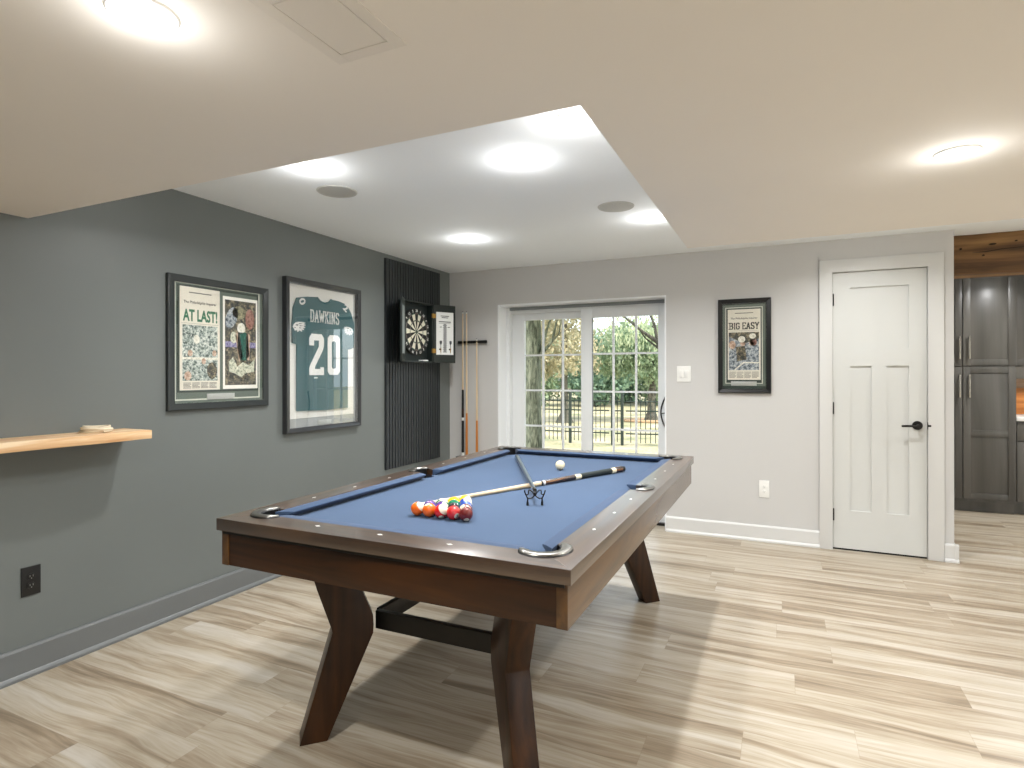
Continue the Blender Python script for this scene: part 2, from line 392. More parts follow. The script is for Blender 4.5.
def sash(name, x0, x1, gx0, gx1, cols, ztop, gtop, rows, yc, th=.042):
    f = MB(); y0, y1 = yc - th / 2, yc + th / 2; gb = rows[-1]
    f.prism([(x0, .046), (x1, .046), (x1, ztop), (x0, ztop)], 0, 1, lambda p, q, h: (p, y0, q)) if 0 else None
    f.box(x0, gx0, y0, y1, .046, ztop); f.box(gx1, x1, y0, y1, .046, ztop); f.box(gx0, gx1, y0, y1, gtop, ztop); f.box(gx0, gx1, y0, y1, .046, gb)
    s = f.build(name, M['vinyl'], patio, bevel=.0025)
    g = MB().box(gx0 - .004, gx1 + .004, yc - .008, yc + .008, gb - .004, gtop + .004); g.build('pane', M['pane'], s)
    mu = MB(); w2 = .0085
    for c in cols: mu.box(c - w2, c + w2, yc - .012, yc + .012, gb, gtop)
    for z in rows[:-1]: mu.box(gx0, gx1, yc - .0125, yc + .0125, z - w2, z + w2)
    mu.build('grille', M['vinyl'], s)
    return s
sash('fixed_panel', -2.478, -1.700, -2.350, -1.705, (-2.152, -1.945), 1.9595, 1.893, (1.542, 1.193, .840, .49, .14), D + .262)
sl = sash('sliding_panel', -1.735, -.945, -1.625, -1.012, (-1.424, -1.213), 1.968, 1.884, (1.544, 1.189, .838, .49, .14), D + .200, th=.036)
MB().box(-1.627, -1.617, D + .1815, D + .19, .14, 1.884).build('gasket', M['gasket'], sl)
pts = [(-.953 - .0, D + .184, 1.155)]
arc = [(-.944 - .038 * math.sin(PI * i / 12), D + .165 - .012 * math.sin(PI * i / 12), 1.150 - .275 * i / 12) for i in range(13)]
hh = MB().tube(arc, .0065, 10); hh.tube([(-.944, D + .184, 1.150), arc[0]], .008); hh.tube([(-.944, D + .184, .875), arc[-1]], .008)
hh.tube([(-.976, D + .162, 1.0), (-.946, D + .162, 1.005)], .004)
hh.build('pull_handle', M['black'], sl, smooth=40)

# ------------------------------------------------------------------ downlights
M['lens'] = mat('downlight_lens', 'ffffff', .5, emit='fffdf8', es=10)
M['lens_trim'] = mat('downlight_trim', 'f3f2ee', .4)
def downlight(x, y, z, label, power=1.0, group='recessed ceiling downlights'):
    e = empty('ceiling_downlight', (x, y, z), label, 'ceiling light', group)
    MB().lathe((x, y, z), [(.048, -.0005), (.049, -.005), (.061, -.005), (.065, -.0005)], 40, close=False).build('trim_ring', M['lens_trim'], e, smooth=30)
    MB().lathe((x, y, z), [(.001, -.0045), (.049, -.0045), (.049, -.001), (.001, -.001)], 40).build('lens', M['lens'], e)
    ld = bpy.data.lights.new('downlight_lamp', 'AREA'); ld.shape = 'DISK'; ld.size = .096; ld.energy = LAMP_W * power; ld.color = (1, 1, .995); ld.spread = math.radians(150)
    lo = bpy.data.objects.new('lamp', ld); COL.objects.link(lo); lo.parent = e; lo.location = (0, 0, -.012)
    pd = bpy.data.lights.new('halo_fill', 'POINT'); pd.shadow_soft_size = .012; pd.energy = LAMP_W * power * (.13 if z > 2.2 else .06); pd.color = (1, 1, .995)   # added point lamp hung below the flat lens for halo and ceiling fill
    po = bpy.data.objects.new('lamp', pd); COL.objects.link(po); po.parent = e; po.location = (0, 0, -.085)
    return e
downlight(-2.121, 2.216, ZH, 'recessed downlight at the left edge of the raised ceiling, beside the left round speaker')
downlight(-1.145, 2.568, ZH, 'recessed downlight in the middle of the raised ceiling')
downlight(-.771, 2.236, ZH, 'recessed downlight in the near corner tip of the raised ceiling')
downlight(-2.164, 3.895, ZH, 'recessed downlight above the dartboard cabinet and cue rack corner')
downlight(-.777, 3.877, ZH, 'recessed downlight beside the right round speaker at the drop edge')
downlight(-1.13, .73, ZL, 'large recessed downlight at top left of the low ceiling')
downlight(.506, 2.279, ZL, 'recessed downlight at the right in the low ceiling, towards the white door')
for p in ((-1.13, -1.3, ZL), (.5, -.9, ZL), (2.4, -.9, ZL), (2.4, 2.28, ZL)):
    downlight(*p, 'added fill downlight in the low ceiling outside the view', 1.0, 'added downlights outside the view')  # unseen lamps added to brighten the room
downlight(.55, 4.35, ZH, 'added fill downlight by the far wall hidden behind the ceiling drop', .8, 'added downlights behind the ceiling drop')  # this lamp and the next are unseen, added for fill
downlight(2.5, 4.4, ZH, 'added fill downlight by the far wall hidden behind the ceiling drop', 1.0, 'added downlights behind the ceiling drop')
downlight(1.95, 6.35, ZH, 'added fill downlight in the kitchen, hidden behind the wooden beam', 1.2, 'downlights behind the beam')
downlight(3.3, 6.35, ZH, 'added fill downlight in the kitchen, hidden behind the wooden beam', 1.2, 'downlights behind the beam')  # second kitchen lamp, unseen and added for more light

# ceiling speakers and cover
def dots_mat():
    m = mat('speaker_grille', 'b3b3ae', .6); nt = m.node_tree
    b = nt.nodes['Principled BSDF']; tc = nt.nodes.new('ShaderNodeTexCoord'); v = nt.nodes.new('ShaderNodeTexVoronoi'); v.inputs['Scale'].default_value = 260; v.inputs['Randomness'].default_value = 0
    r = nt.nodes.new('ShaderNodeValToRGB'); r.color_ramp.elements[0].color = lin('8f8f8b'); r.color_ramp.elements[1].color = lin('c4c4bf'); r.color_ramp.elements[0].position = .2; r.color_ramp.elements[1].position = .35
    nt.links.new(tc.outputs['Object'], v.inputs['Vector']); nt.links.new(v.outputs[0], r.inputs[0]); nt.links.new(r.outputs[0], b.inputs['Base Color'])
    return m
M['grille'] = dots_mat()
for x, y, lb in ((-2.275, 2.570, 'round ceiling speaker at the left, next to the downlight over the left wall'), (-.928, 3.530, 'round ceiling speaker at the right, near the drop edge of the raised ceiling')):
    e = empty('ceiling_speaker', (x, y, ZH), lb, 'speaker', 'round ceiling speakers')
    MB().lathe((x, y, ZH), [(.101, 0), (.102, -.005), (.108, -.005), (.112, 0)], 48, close=False).build('rim', mat('speaker_rim', 'c6c6c1', .6), e, smooth=30)
    MB().lathe((x, y, ZH), [(.001, -.004), (.101, -.004), (.101, -.001), (.001, -.001)], 48).build('grille', M['grille'], e)
hc = empty('access_cover', (-.815, .90, ZL), 'square painted access cover in the low ceiling at the top edge', 'access panel')
M['soffit_edge'] = mat('cover_paint', 'e6e1d9', .7)
hb = MB(); hx0, hx1, hy0, hy1 = -.91, -.725, .785, 1.037
for q in ((hx0, hx0 + .03, hy0, hy1), (hx1 - .03, hx1, hy0, hy1), (hx0 + .03, hx1 - .03, hy0, hy0 + .03), (hx0 + .03, hx1 - .03, hy1 - .03, hy1)): hb.box(*q, ZL - .0025, ZL)
hb.build('cover_frame', M['soffit_edge'], hc, bevel=.001)
MB().box(hx0 + .032, hx1 - .032, hy0 + .032, hy1 - .032, ZL - .0022, ZL - .0002).build('cover_panel', M['soffit_edge'], hc)

# ================================================================== pool table
TX0, TX1, TY0, TY1, TT = -1.815, -.496, 1.43, 3.74, .843
TCX, TCY = (TX0 + TX1) / 2, (TY0 + TY1) / 2
RW, CW, CZ = .112, .048, .812       # rail width, cushion width, cloth height
table = empty('pool_table', (TCX, TCY, 0), 'dark stained wooden pool table with blue cloth and splayed bent legs', 'pool table')
capz = TT - .042
corners = [(TX0 + .132, TY0 + .143, -1, -1), (TX1 - .132, TY0 + .143, 1, -1), (TX1 - .132, TY1 - .143, 1, 1), (TX0 + .132, TY1 - .143, -1, 1)]
sides = [(TX0 + .092, TCY + .015, -1, 0), (TX1 - .092, TCY + .015, 1, 0)]
PR = .062
cut = []
for x, y, a, b in corners:
    cut.append(MB().lathe((x, y, TT - .15), [(PR, 0), (PR, .2)], 40).build('cutter', M['black']))
    # throat towards the table centre
    dx, dy = -a * .7071, -b * .7071
    px, py = -dy, dx
    q = [(x + px * .052, y + py * .052), (x - px * .052, y - py * .052), (x - px * .062 + dx * .12, y - py * .062 + dy * .12), (x + px * .062 + dx * .12, y + py * .062 + dy * .12)]
    cut.append(MB().prism(q, CZ + .0005, TT + .05, lambda p, q_, h: (p, q_, h)).build('cutter', M['black']))
for x, y, a, b in sides:
    cut.append(MB().lathe((x, y, TT - .15), [(.056, 0), (.056, .2)], 40).build('cutter', M['black']))
    q = [(x, y - .054), (x, y + .054), (x - a * .09, y + .068), (x - a * .09, y - .068)]
    cut.append(MB().prism(q, CZ + .0005, TT + .05, lambda p, q_, h: (p, q_, h)).build('cutter', M['black']))

def rail(pts, m, label=None):
    o = MB().prism(pts, capz, TT, lambda p, q, h: (p, q, h)).build('top_rail', m, table, bevel=.002)
    carve(o, cut); o.data.set_sharp_from_angle(angle=.5); return o
i = RW
rn = rail([(TX0, TY0), (TX1, TY0), (TX1 - i, TY0 + i), (TX0 + i, TY0 + i)], M['rail_x'])
rf = rail([(TX0, TY1), (TX0 + i, TY1 - i), (TX1 - i, TY1 - i), (TX1, TY1)], M['rail_x'])
rl = rail([(TX0, TY0), (TX0 + i, TY0 + i), (TX0 + i, TY1 - i), (TX0, TY1)], M['rail_y'])
rr = rail([(TX1, TY0), (TX1, TY1), (TX1 - i, TY1 - i), (TX1 - i, TY0 + i)], M['rail_y'])
# sights
M['pearl'] = mat('pearl_inlay', 'f2f0ea', .25, coat=.5)
def sight(x, y, par, long_x):
    a, b = (.011, .006) if long_x else (.006, .011)
    MB().prism([(x - a, y), (x, y - b), (x + a, y), (x, y + b)], TT - .001, TT + .0006, lambda p, q, h: (p, q, h)).build('sight', M['pearl'], par)
for k in (-1, 0, 1):
    sight(TCX + k * .256, TY0 + .068, rn, True); sight(TCX + k * .256, TY1 - .068, rf, True)
sy_ = TCY + .015
for d in (.252, .507, .760):
    for sg in (-1, 1):
        sight(TX0 + .062, sy_ + sg * d, rl, False); sight(TX1 - .062, sy_ + sg * d, rr, False)
# cushions: profile (inward distance, height)
cp = [(0, TT - .001), (CW * .55, TT - .001), (CW, TT - .004), (CW + .001, TT - .009), (CW * .30, CZ - .001), (0, CZ - .001)]
def cushion(ax, wall, sgn, a, b, ca, cb):
    """ax 'x': runs along X at y=wall; ends cut back by ca, cb at the nose"""
    mb = MB(); n = len(cp)
    def pt(w, z, h): return (h, wall + sgn * w, z) if ax == 'x' else (wall + sgn * w, h, z)
    vs = [pt(w_, z, a + ca * w_ / CW) for w_, z in cp] + [pt(w_, z, b - cb * w_ / CW) for w_, z in cp]
    fs = [tuple(range(n))[::-1], tuple(range(n, 2 * n))] + [(k, (k + 1) % n, n + (k + 1) % n, n + k) for k in range(n)]
    return mb.add(vs, fs).build('cushion', M['cloth_c'], table, bevel=.0025, smooth=50)
cc = RW + .047
cushion('x', TY0 + RW, 1, TX0 + cc, TX1 - cc, .042, .042)
cushion('x', TY1 - RW, -1, TX0 + cc, TX1 - cc, .042, .042)
for wx, sg in ((TX0 + RW, 1), (TX1 - RW, -1)):
    cushion('y', wx, sg, TY0 + cc, sy_ - .060, .042, .018)
    cushion('y', wx, sg, sy_ + .060, TY1 - cc, .018, .042)
# cloth bed
bed = MB().box(TX0 + .06, TX1 - .06, TY0 + .06, TY1 - .06, CZ - .028, CZ).build('playing_surface', M['cloth'], table)
carve(bed, [c for k, c in enumerate(cut) if k % 2 == 0])
for c in cut: bpy.data.objects.remove(c)
# pockets: cup with a metal ring on the rail
M['pocket'] = mat('black_pocket_leather', '0a0a0b', .45)
def pocket(x, y, a, b, r, half):
    p = empty('pocket', (x, y, TT - .1)); p.parent = table; p.location = Vector((x, y, TT - .1)) - Vector(table.location)
    base = math.atan2(b, a)
    n = 30; ang = [base - half + 2 * half * k / n for k in range(n + 1)]
    # liner wall
    prof = [(r - .002, TT + .001), (r - .002, TT - .05), (r - .012, TT - .14), (r - .018, TT - .14), (r - .010, TT - .05), (r - .009, TT + .002)]
    mb = MB(); vs = []
    for t in ang:
        for rr_, z in prof: vs.append((x + rr_ * math.cos(t), y + rr_ * math.sin(t), z))
    m_ = len(prof); fs = [(k * m_ + j, (k + 1) * m_ + j, (k + 1) * m_ + (j + 1) % m_, k * m_ + (j + 1) % m_) for k in range(n) for j in range(m_)]
    fs += [tuple(range(m_)), tuple(range(n * m_, n * m_ + m_))[::-1]]
    mb.add(vs, fs)
    mb.lathe((x, y, TT - .145), [(.001, 0), (r - .012, 0), (r - .012, .012), (.001, .012)], 30)
    full = [2 * PI * k / 36 for k in range(36)]
    mb.lathe((x, y, TT - .135), [(r - .012, 0), (r - .004, .075), (r - .009, .075), (r - .016, .0)], 36, close=False)
    mb.build('pocket_cup', M['pocket'], p, smooth=40)
    def ring(name, m, r0, r1, z0, z1, hf):
        ag = [base - hf + 2 * hf * k / n for k in range(n + 1)]
        pf = [(r0, z0), (r1, z0), (r1 - .001, z1 - .003), (r1 - .006, z1), (r0 + .006, z1), (r0, z1 - .004)]
        vs = []
        for kk, t in enumerate(ag):
            e = abs(kk / n * 2 - 1); tp = 1 - .55 * max(0, (e - .75) / .25)       # ends taper
            mid = (r0 + r1) / 2
            for rr_, z in pf: vs.append((x + (mid + (rr_ - mid) * tp) * math.cos(t), y + (mid + (rr_ - mid) * tp) * math.sin(t), z0 + (z - z0) * (.45 + .55 * tp)))
        q = len(pf); fs = [(k * q + j, (k + 1) * q + j, (k + 1) * q + (j + 1) % q, k * q + (j + 1) % q) for k in range(n) for j in range(q)]
        fs += [tuple(range(q)), tuple(range(n * q, n * q + q))[::-1]]
        MB().add(vs, fs).build(name, m, p, smooth=40)
    ring('pocket_rim', M['pocket'], r - .012, r + .027, TT - .0005, TT + .005, half + .04)
    ring('pocket_ring', M['pewter'], r - .008, r + .024, TT + .004, TT + .009, half)
for x, y, a, b in corners: pocket(x, y, a, b, PR - .003, math.radians(100))
for x, y, a, b in sides: pocket(x, y, a, 0, .050, math.radians(82))
# cabinet
AZ = .678; o_ = .013
def apron(ax, p0, p1, w0, w1, m):
    mb = MB()
    if ax == 'x': mb.box(p0, p1, w0, w1, AZ, capz + .001)
    else: mb.box(w0, w1, p0, p1, AZ, capz + .001)
    return mb.build('apron', m, table, bevel=.0015)
apron('x', TX0 + o_ + .032, TX1 - o_ - .032, TY0 + o_ + .003, TY0 + o_ + .03, M['walnut'])
apron('x', TX0 + o_ + .032, TX1 - o_ - .032, TY1 - o_ - .03, TY1 - o_ - .003, M['walnut'])
apron('y', TY0 + o_, TY1 - o_, TX0 + o_, TX0 + o_ + .032, M['walnut_lit_y'])
apron('y', TY0 + o_, TY1 - o_, TX1 - o_ - .032, TX1 - o_, M['walnut_lit_y'])
MB().box(TX0 + .05, TX1 - .05, TY0 + .05, TY1 - .05, AZ + .012, AZ + .024).build('bottom_panel', M['walnut_lit_y'], table)
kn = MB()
kn.box(TX0 + o_ + .008, TX1 - o_ - .008, TY0 + o_ - .003, TY0 + o_ + .003, capz - .012, capz); kn.build('shadow_strip', M['steel_dark'], table)  # dark strip standing in for the shadow under the rail cap
# legs: a bent profile standing in the diagonal plane of each corner
prof = [(.275, 0), (.372, 0), (.538, .372), (.540, .405), (.538, .440), (.500, .535), (.445, AZ + .006), (.300, AZ + .006), (.336, .56), (.385, .415), (.390, .395), (.383, .37)]
def leg(cx, cy, dx, dy):
    k = 1 / math.sqrt(2)
    f = lambda s, z, h: (cx + dx * s * k - dy * h * k, cy + dy * s * k + dx * h * k, z)
    return MB().prism(prof, -.043, .043, f).build('leg', M['walnut_z'], table, bevel=.003)
leg(TX0, TY0, 1, 1); leg(TX1, TY0, -1, 1); leg(TX0, TY1, 1, -1); leg(TX1, TY1, -1, -1)
sx0, sx1, sy0, sy1 = TX0 + .395, TX1 - .395, TY0 + .395, TY1 - .395
z0, z1, th = .375, .443, .012
MB().box(sx0, sx1, sy0 - th, sy0 + th, z0, z1).build('stretcher', M['steel_dark'], table, bevel=.0015)
MB().box(sx0, sx1, sy1 - th, sy1 + th, z0, z1).build('stretcher', M['steel_dark'], table, bevel=.0015)
MB().box(sx0 - th, sx0 + th, sy0 + th, sy1 - th, z0, z1).build('stretcher', M['steel_dark'], table, bevel=.0015)
MB().box(sx1 - th, sx1 + th, sy0 + th, sy1 - th, z0, z1).build('stretcher', M['steel_dark'], table, bevel=.0015)

# ================================================================== balls
BR = .0262
def ball_mat(name, col, stripe, spot=True):
    m = bpy.data.materials.new(name); m.use_nodes = True; nt = m.node_tree; b = nt.nodes['Principled BSDF']; N = nt.nodes.new; K = nt.links.new
    tc = N('ShaderNodeTexCoord'); sp = N('ShaderNodeSeparateXYZ'); K(tc.outputs['Object'], sp.inputs[0])
    def mth(op, a, c):
        n = N('ShaderNodeMath'); n.operation = op
        for i_, x in enumerate((a, c)):
            if isinstance(x, (int, float)): n.inputs[i_].default_value = x
            else: K(x, n.inputs[i_])
        return n.outputs[0]
    ivory = lin('efe6cf')
    mx = N('ShaderNodeMix'); mx.data_type = 'RGBA'; mx.inputs[6].default_value = lin(col); mx.inputs[7].default_value = ivory
    ax = mth('ABSOLUTE', sp.outputs[0], 0) if False else None
    ab = N('ShaderNodeMath'); ab.operation = 'ABSOLUTE'; K(sp.outputs[0], ab.inputs[0])
    w_ = mth('GREATER_THAN', ab.outputs[0], BR * .915) if spot else None
    if stripe:
        az = N('ShaderNodeMath'); az.operation = 'ABSOLUTE'; K(sp.outputs[2], az.inputs[0])
        s_ = mth('GREATER_THAN', az.outputs[0], BR * .58)
        f = mth('MAXIMUM', w_, s_) if spot else s_
    else: f = w_
    if f is None: mx.inputs[0].default_value = 0
    else: K(f, mx.inputs[0])
    K(mx.outputs[2], b.inputs['Base Color']); b.inputs['Roughness'].default_value = .12; b.inputs['Coat Weight'].default_value = .6; b.inputs['Coat Roughness'].default_value = .03
    return m
M['digit'] = mat('ball_number', '151515', .3)
BC = {1: 'f2c21a', 2: '1f3f95', 3: 'd41f1c', 4: '4b2a7c', 5: 'f26a12', 6: '14704a', 7: '6b1512', 8: '101010'}
CN = {1: 'yellow', 2: 'blue', 3: 'red', 4: 'purple', 5: 'orange', 6: 'green', 7: 'maroon', 8: 'black'}
def ball(n, x, y, rot, extra=''):
    c = BC[n if n <= 8 else n - 8]; nm = CN[n if n <= 8 else n - 8]
    m = ball_mat('ball_%d' % n, c, n > 8)
    if n > 8: lb = '%s and white striped pool ball number %d %s' % (nm, n, extra)
    else: lb = 'solid %s pool ball number %d %s' % (nm, n, extra)
    o = MB().sphere((0, 0, 0), BR).build('pool_ball', m, origin=(0, 0, 0), smooth=180)
    o.data.set_sharp_from_angle(angle=PI)
    o.location = (x, y, CZ + BR)
    tag(o, lb.strip(), 'pool ball', 'pool balls racked in a triangle')
    for sg in (1, -1):
        d = lettering('number', str(n), M['digit'], None, (0, 0, 0), (0, 1, 0), (0, 0, 1), height=BR * .42, bold=.01)
        for v in d.data.vertices:
            p = Vector(v.co); p.x = math.sqrt(max(0, (BR * 1.004) ** 2 - p.y ** 2 - p.z ** 2))
            v.co = p if sg > 0 else Vector((-p.x, -p.y, p.z))
        d.parent = o; d.location = (0, 0, 0)
    o.rotation_euler = rot
    return o
rows = [[13, 5, 11, 3, 7], [4, 12, 8, 15], [14, 6, 2], [1, 10], [9]]
PTC = .0527
def aim(spot_dir, roll=0):
    """rotation whose +X (number spot) points along spot_dir"""
    q = Vector(spot_dir).to_track_quat('X', 'Z'); return (q @ Euler((roll, 0, 0)).to_quaternion()).to_euler()
tocam = Vector((1.15, -1.87, .5)).normalized()
cR, cU, cC = Vector((.85, .52, 0)), Vector((-.12, .19, .97)), Vector((.51, -.83, .22))
def cap(a, b, c, spot):
    z = (cR * a + cU * b + cC * c).normalized(); sx = Vector(spot); sx = (sx - z * sx.dot(z)).normalized(); y = z.cross(sx)
    return Matrix((sx, y, z)).transposed().to_euler()
rots = {13: cap(.78, .5, .42, (0, 0, -1)), 5: aim((.2, .3, -.9)), 11: cap(.55, .42, .70, cC * .6 - cU), 3: aim((.86, -.45, -.32)), 7: aim((.45, -.6, -.75)),
        4: aim((0, 1, 0)), 12: aim((0, 1, .3), 1.3), 8: aim((0, 1, .3)), 15: aim((-.3, -.6, .8), .4), 14: aim((0, 1, -.4), .15), 6: aim((0, 1, 0)), 2: aim((.2, 1, 0)), 1: aim((0, 1, 0)),
        10: aim((0, 1, 0), .8), 9: aim((0, 1, .2), 1.45)}
where = {13: 'at the left corner of the rack', 5: 'second from the left in the front row', 11: 'in the middle of the front row', 3: 'fourth in the front row', 7: 'at the near right corner of the rack',
         4: 'behind the two orange balls', 12: 'behind the middle of the front row', 8: 'hidden inside the rack', 15: 'behind the maroon ball', 14: 'in the third row beside the cue', 6: 'in the middle of the third row',
         2: 'at the right edge of the third row', 1: 'in the fourth row beside the cue', 10: 'at the right edge of the fourth row', 9: 'at the far point of the rack'}
for r, rw in enumerate(rows):
    for k, n in enumerate(rw):
        ball(n, -1.262 + PTC * (k + r / 2), 1.866 + PTC * .866 * r, rots[n], where[n])
M['ivory'] = mat('ivory_resin', 'efe2bd', .12, coat=.6)
cb_ = MB().sphere((0, 0, 0), .0272).build('pool_ball', M['ivory'], origin=(0, 0, 0), smooth=180); cb_.location = (-1.134, 3.09, CZ + .0272)
tag(cb_, 'plain cream cue ball alone at the far end of the blue cloth', 'pool ball')

# ================================================================== cue and bridge on the table
M['maple'] = wood('pale_maple', 'cfb48c', 'dcc6a2', 'e5d4b4', 2, 1.2, .3, coat=.4)
M['cue_amber'] = wood('amber_cue_wood', 'a9651f', 'c47d30', 'd69343', 2, 1.2, .3, coat=.4)
M['wrap'] = mat('dark_green_black_wrap', '1b2524', .75, bump=(700, .2))
M['cue_dark'] = wood('dark_cue_wood', '1b100b', '4a2c1a', '8a6242', 2, 3, .25, coat=.5, contrast=(.45, .55, .62))
M['tipblue'] = mat('cue_tip_chalk', '3a2a26', .9)
def cue(name, a, b, segs, label, group=None, cat='pool cue'):
    """segs: (part, t0, t1, r0, r1, material), t along a->b"""
    a, b = Vector(a), Vector(b); e = empty(name, a, label, cat, group)
    for nm, t0_, t1_, r0, r1, m in segs:
        p, q = a.lerp(b, t0_), a.lerp(b, t1_)
        ln = (q - p).length
        mb = MB(); k = 6 if ln > .1 else 2
        n = 20; vs = []
        # built along local Z so the grain follows the shaft, then turned by the object
        hs = [ln * j / (k - 1) for j in range(k)]; rs = [r0 + (r1 - r0) * j / (k - 1) for j in range(k)]
        mb.lathe((0, 0, 0), [(.0003, 0)] + list(zip(rs, hs)) + [(.0003, ln)], n)
        o = mb.build(nm, m, None, origin=(0, 0, 0), smooth=50)
        o.parent = e; o.location = p - a; o.rotation_mode = 'QUATERNION'; o.rotation_quaternion = (q - p).to_track_quat('Z', 'Y')
    return e
RB, RT = .0155, .0065
def rr_at(t): return RT + (RB - RT) * t
S1 = [('tip', 0, .008, .006, .0062, M['tipblue']), ('ferrule', .008, .028, .0062, .0066, M['white_plastic']), ('shaft', .028, .52, .0066, .0112, M['maple']),
      ('joint', .52, .530, .0114, .0116, M['black_plastic']), ('joint_ring', .530, .540, .0117, .0117, M['white_plastic']), ('forearm', .540, .700, .0117, .0134, M['cue_dark']),
      ('ring', .700, .732, .0136, .0138, M['ivory']), ('wrap', .732, .915, .0140, .0152, M['wrap']), ('butt_ring', .915, .940, .0154, .0155, M['ivory']), ('butt_sleeve', .940, .982, .0156, .0158, M['cue_dark']), ('bumper', .982, 1.0, .0156, .0135, M['rubber'])]
cue('pool_cue', (-1.347, 1.987, CZ + .0068), (-.795, 3.185, CZ + .0162), S1, 'pale tipped pool cue with dark wrapped butt lying across the blue cloth')
M['alu'] = mat('grey_blue_metal', '7f909c', .28, metal=.85)
br = cue('bridge_stick', (-.938, 2.252, CZ + .052), (-1.544, 3.407, CZ + .0125),
         [('socket', 0, .03, .0075, .0085, M['steel_dark']), ('shaft', .03, .97, .0082, .0125, M['alu']), ('end_cap', .97, 1.0, .0128, .0115, M['rubber'])],
         'grey metal mechanical bridge stick resting over the cue with a looped steel head', cat='bridge stick')
# looped head standing on two rubber feet, across the stick
hd_o = Vector((-.938, 2.252, CZ + .052)); u = Vector((.607, -1.155, 0)).normalized(); v_ = Vector((.885, .465, 0)).normalized()
c0 = Vector((-.922, 2.212, CZ + .052))
hm = MB()
def P3(a, z): return c0 + v_ * a + Vector((0, 0, z - .052))
for sg in (-1, 1):
    hm.tube([P3(sg * .003, .042), P3(sg * .009, .054), P3(sg * .018, .062), P3(sg * .025, .062), P3(sg * .027, .054), P3(sg * .026, .047), P3(sg * .032, .043), P3(sg * .039, .047), P3(sg * .043, .062)], .0027, 8)
    hm.tube([P3(sg * .002, .040), P3(sg * .010, .032), P3(sg * .020, .027), P3(sg * .031, .031), P3(sg * .039, .047)], .0027, 8)
    hm.tube([P3(sg * .029, .030), P3(sg * .030, .014)], .0033, 8)
    hm.tube([P3(sg * .001, .040), P3(-sg * .001, .052)], .006, 8)
    hm.tube([P3(0, .047), tuple(hd_o)], .005, 8)
hp = hm.build('bridge_head', M['steel_dark'], br, smooth=60)
for sg in (-1, 1): MB().tube([P3(sg * .030, .016), P3(sg * .030, .0)], [.0045, .0055], 12).build('rubber_foot', M['rubber'], hp, smooth=40)

# ================================================================== cues on the wall rack
rk = empty('cue_rack', (-2.796, D, .5), 'black wall cue rack bar holding three cues by the corner', 'cue rack')
rb = MB().box(-2.960, -2.635, D - .035, D - .012, 1.661, 1.689); rb.build('clip_bar', M['black_plastic'], rk, bevel=.004)
MB().box(-2.93, -2.90, D - .014, D, 1.663, 1.687).build('bracket', M['black_plastic'], rk); MB().box(-2.69, -2.66, D - .014, D, 1.663, 1.687).build('bracket', M['black_plastic'], rk)
xs_ = (-2.893, -2.850, -2.735)
for x in xs_:
    k = MB(); n = 14; a0 = math.radians(35)
    arcp = [(x + .0135 * math.sin(a0 + (2 * PI - 2 * a0) * j / n + PI), D - .047 - .0135 * -math.cos(a0 + (2 * PI - 2 * a0) * j / n + PI) * -1, 1.675) for j in range(n + 1)]
    k.tube(arcp, .0035, 8); k.build('cue_clip', M['rubber'], rk, smooth=60)
bs = MB().box(-2.960, -2.635, D - .075, D, .505, .535); bs.build('base_ledge', M['black_plastic'], rk, bevel=.004)
yc = D - .047
SP = lambda t0_, m2: [('butt_cap', 0, .012, .0120, .0135, M['rubber']), ('butt', .012, t0_, .0135, .0100, m2), ('shaft', t0_, .985, .0100, .0062, M['maple']), ('ferrule', .985, .995, .0062, .0062, M['white_plastic']), ('tip', .995, 1, .0062, .0058, M['tipblue'])]
zb = .535
cue('pool_cue', (xs_[0], yc, zb), (xs_[0], yc, 1.98),
    [('butt_cap', 0, .028, .0135, .0135, M['white_plastic']), ('butt', .028, .248, .0138, .0128, M['black_plastic']), ('ring', .248, .268, .0128, .0127, M['white_plastic']), ('wrap', .268, .33, .0126, .0122, M['cue_dark']), ('forearm', .33, .460, .0122, .0112, M['black_plastic']), ('shaft', .460, .985, .0090, .0062, M['maple']), ('ferrule', .985, .995, .0062, .0062, M['white_plastic']), ('tip', .995, 1, .0062, .0058, M['tipblue'])],
    'wall cue with black butt and white rings, leftmost in the rack', 'cues standing in the wall rack')
cue('pool_cue', (xs_[1], yc, zb), (xs_[1], yc, 1.978), SP(.30, M['cue_amber']), 'tall wall cue with amber butt, middle of the three in the rack', 'cues standing in the wall rack')
cue('pool_cue', (xs_[2], yc, zb), (xs_[2], yc, 1.705), SP(.31, M['cue_amber']), 'short wall cue with amber butt, rightmost and lowest in the rack', 'cues standing in the wall rack')

# ================================================================== slatted panel and dartboard cabinet
sp0, sp1, sz0, sz1 = 4.054, 4.896, .540, 2.345
M['slat'] = mat('charcoal_slats', '2d3133', .5)
M['felt'] = mat('black_felt', '0e0f10', .9)
slp = empty('slat_panel', (-L, (sp0 + sp1) / 2, sz0), 'tall charcoal slatted wall panel behind the dartboard cabinet', 'wall panel')
MB().box(-L + .0005, -L + .006, sp0, sp1, sz0, sz1).build('backing', M['felt'], slp)
ns = 21; pt_ = (sp1 - sp0) / ns; sm = MB()
for k in range(ns): sm.box(-L + .006, -L + .020, sp0 + k * pt_ + .006, sp0 + (k + 1) * pt_ - .006, sz0, sz1)
sm.box(-L + .0005, -L + .022, sp0 - .006, sp0, sz0, sz1); sm.box(-L + .0005, -L + .022, sp1, sp1 + .006, sz0, sz1)
sm.build('slats', M['slat'], slp)

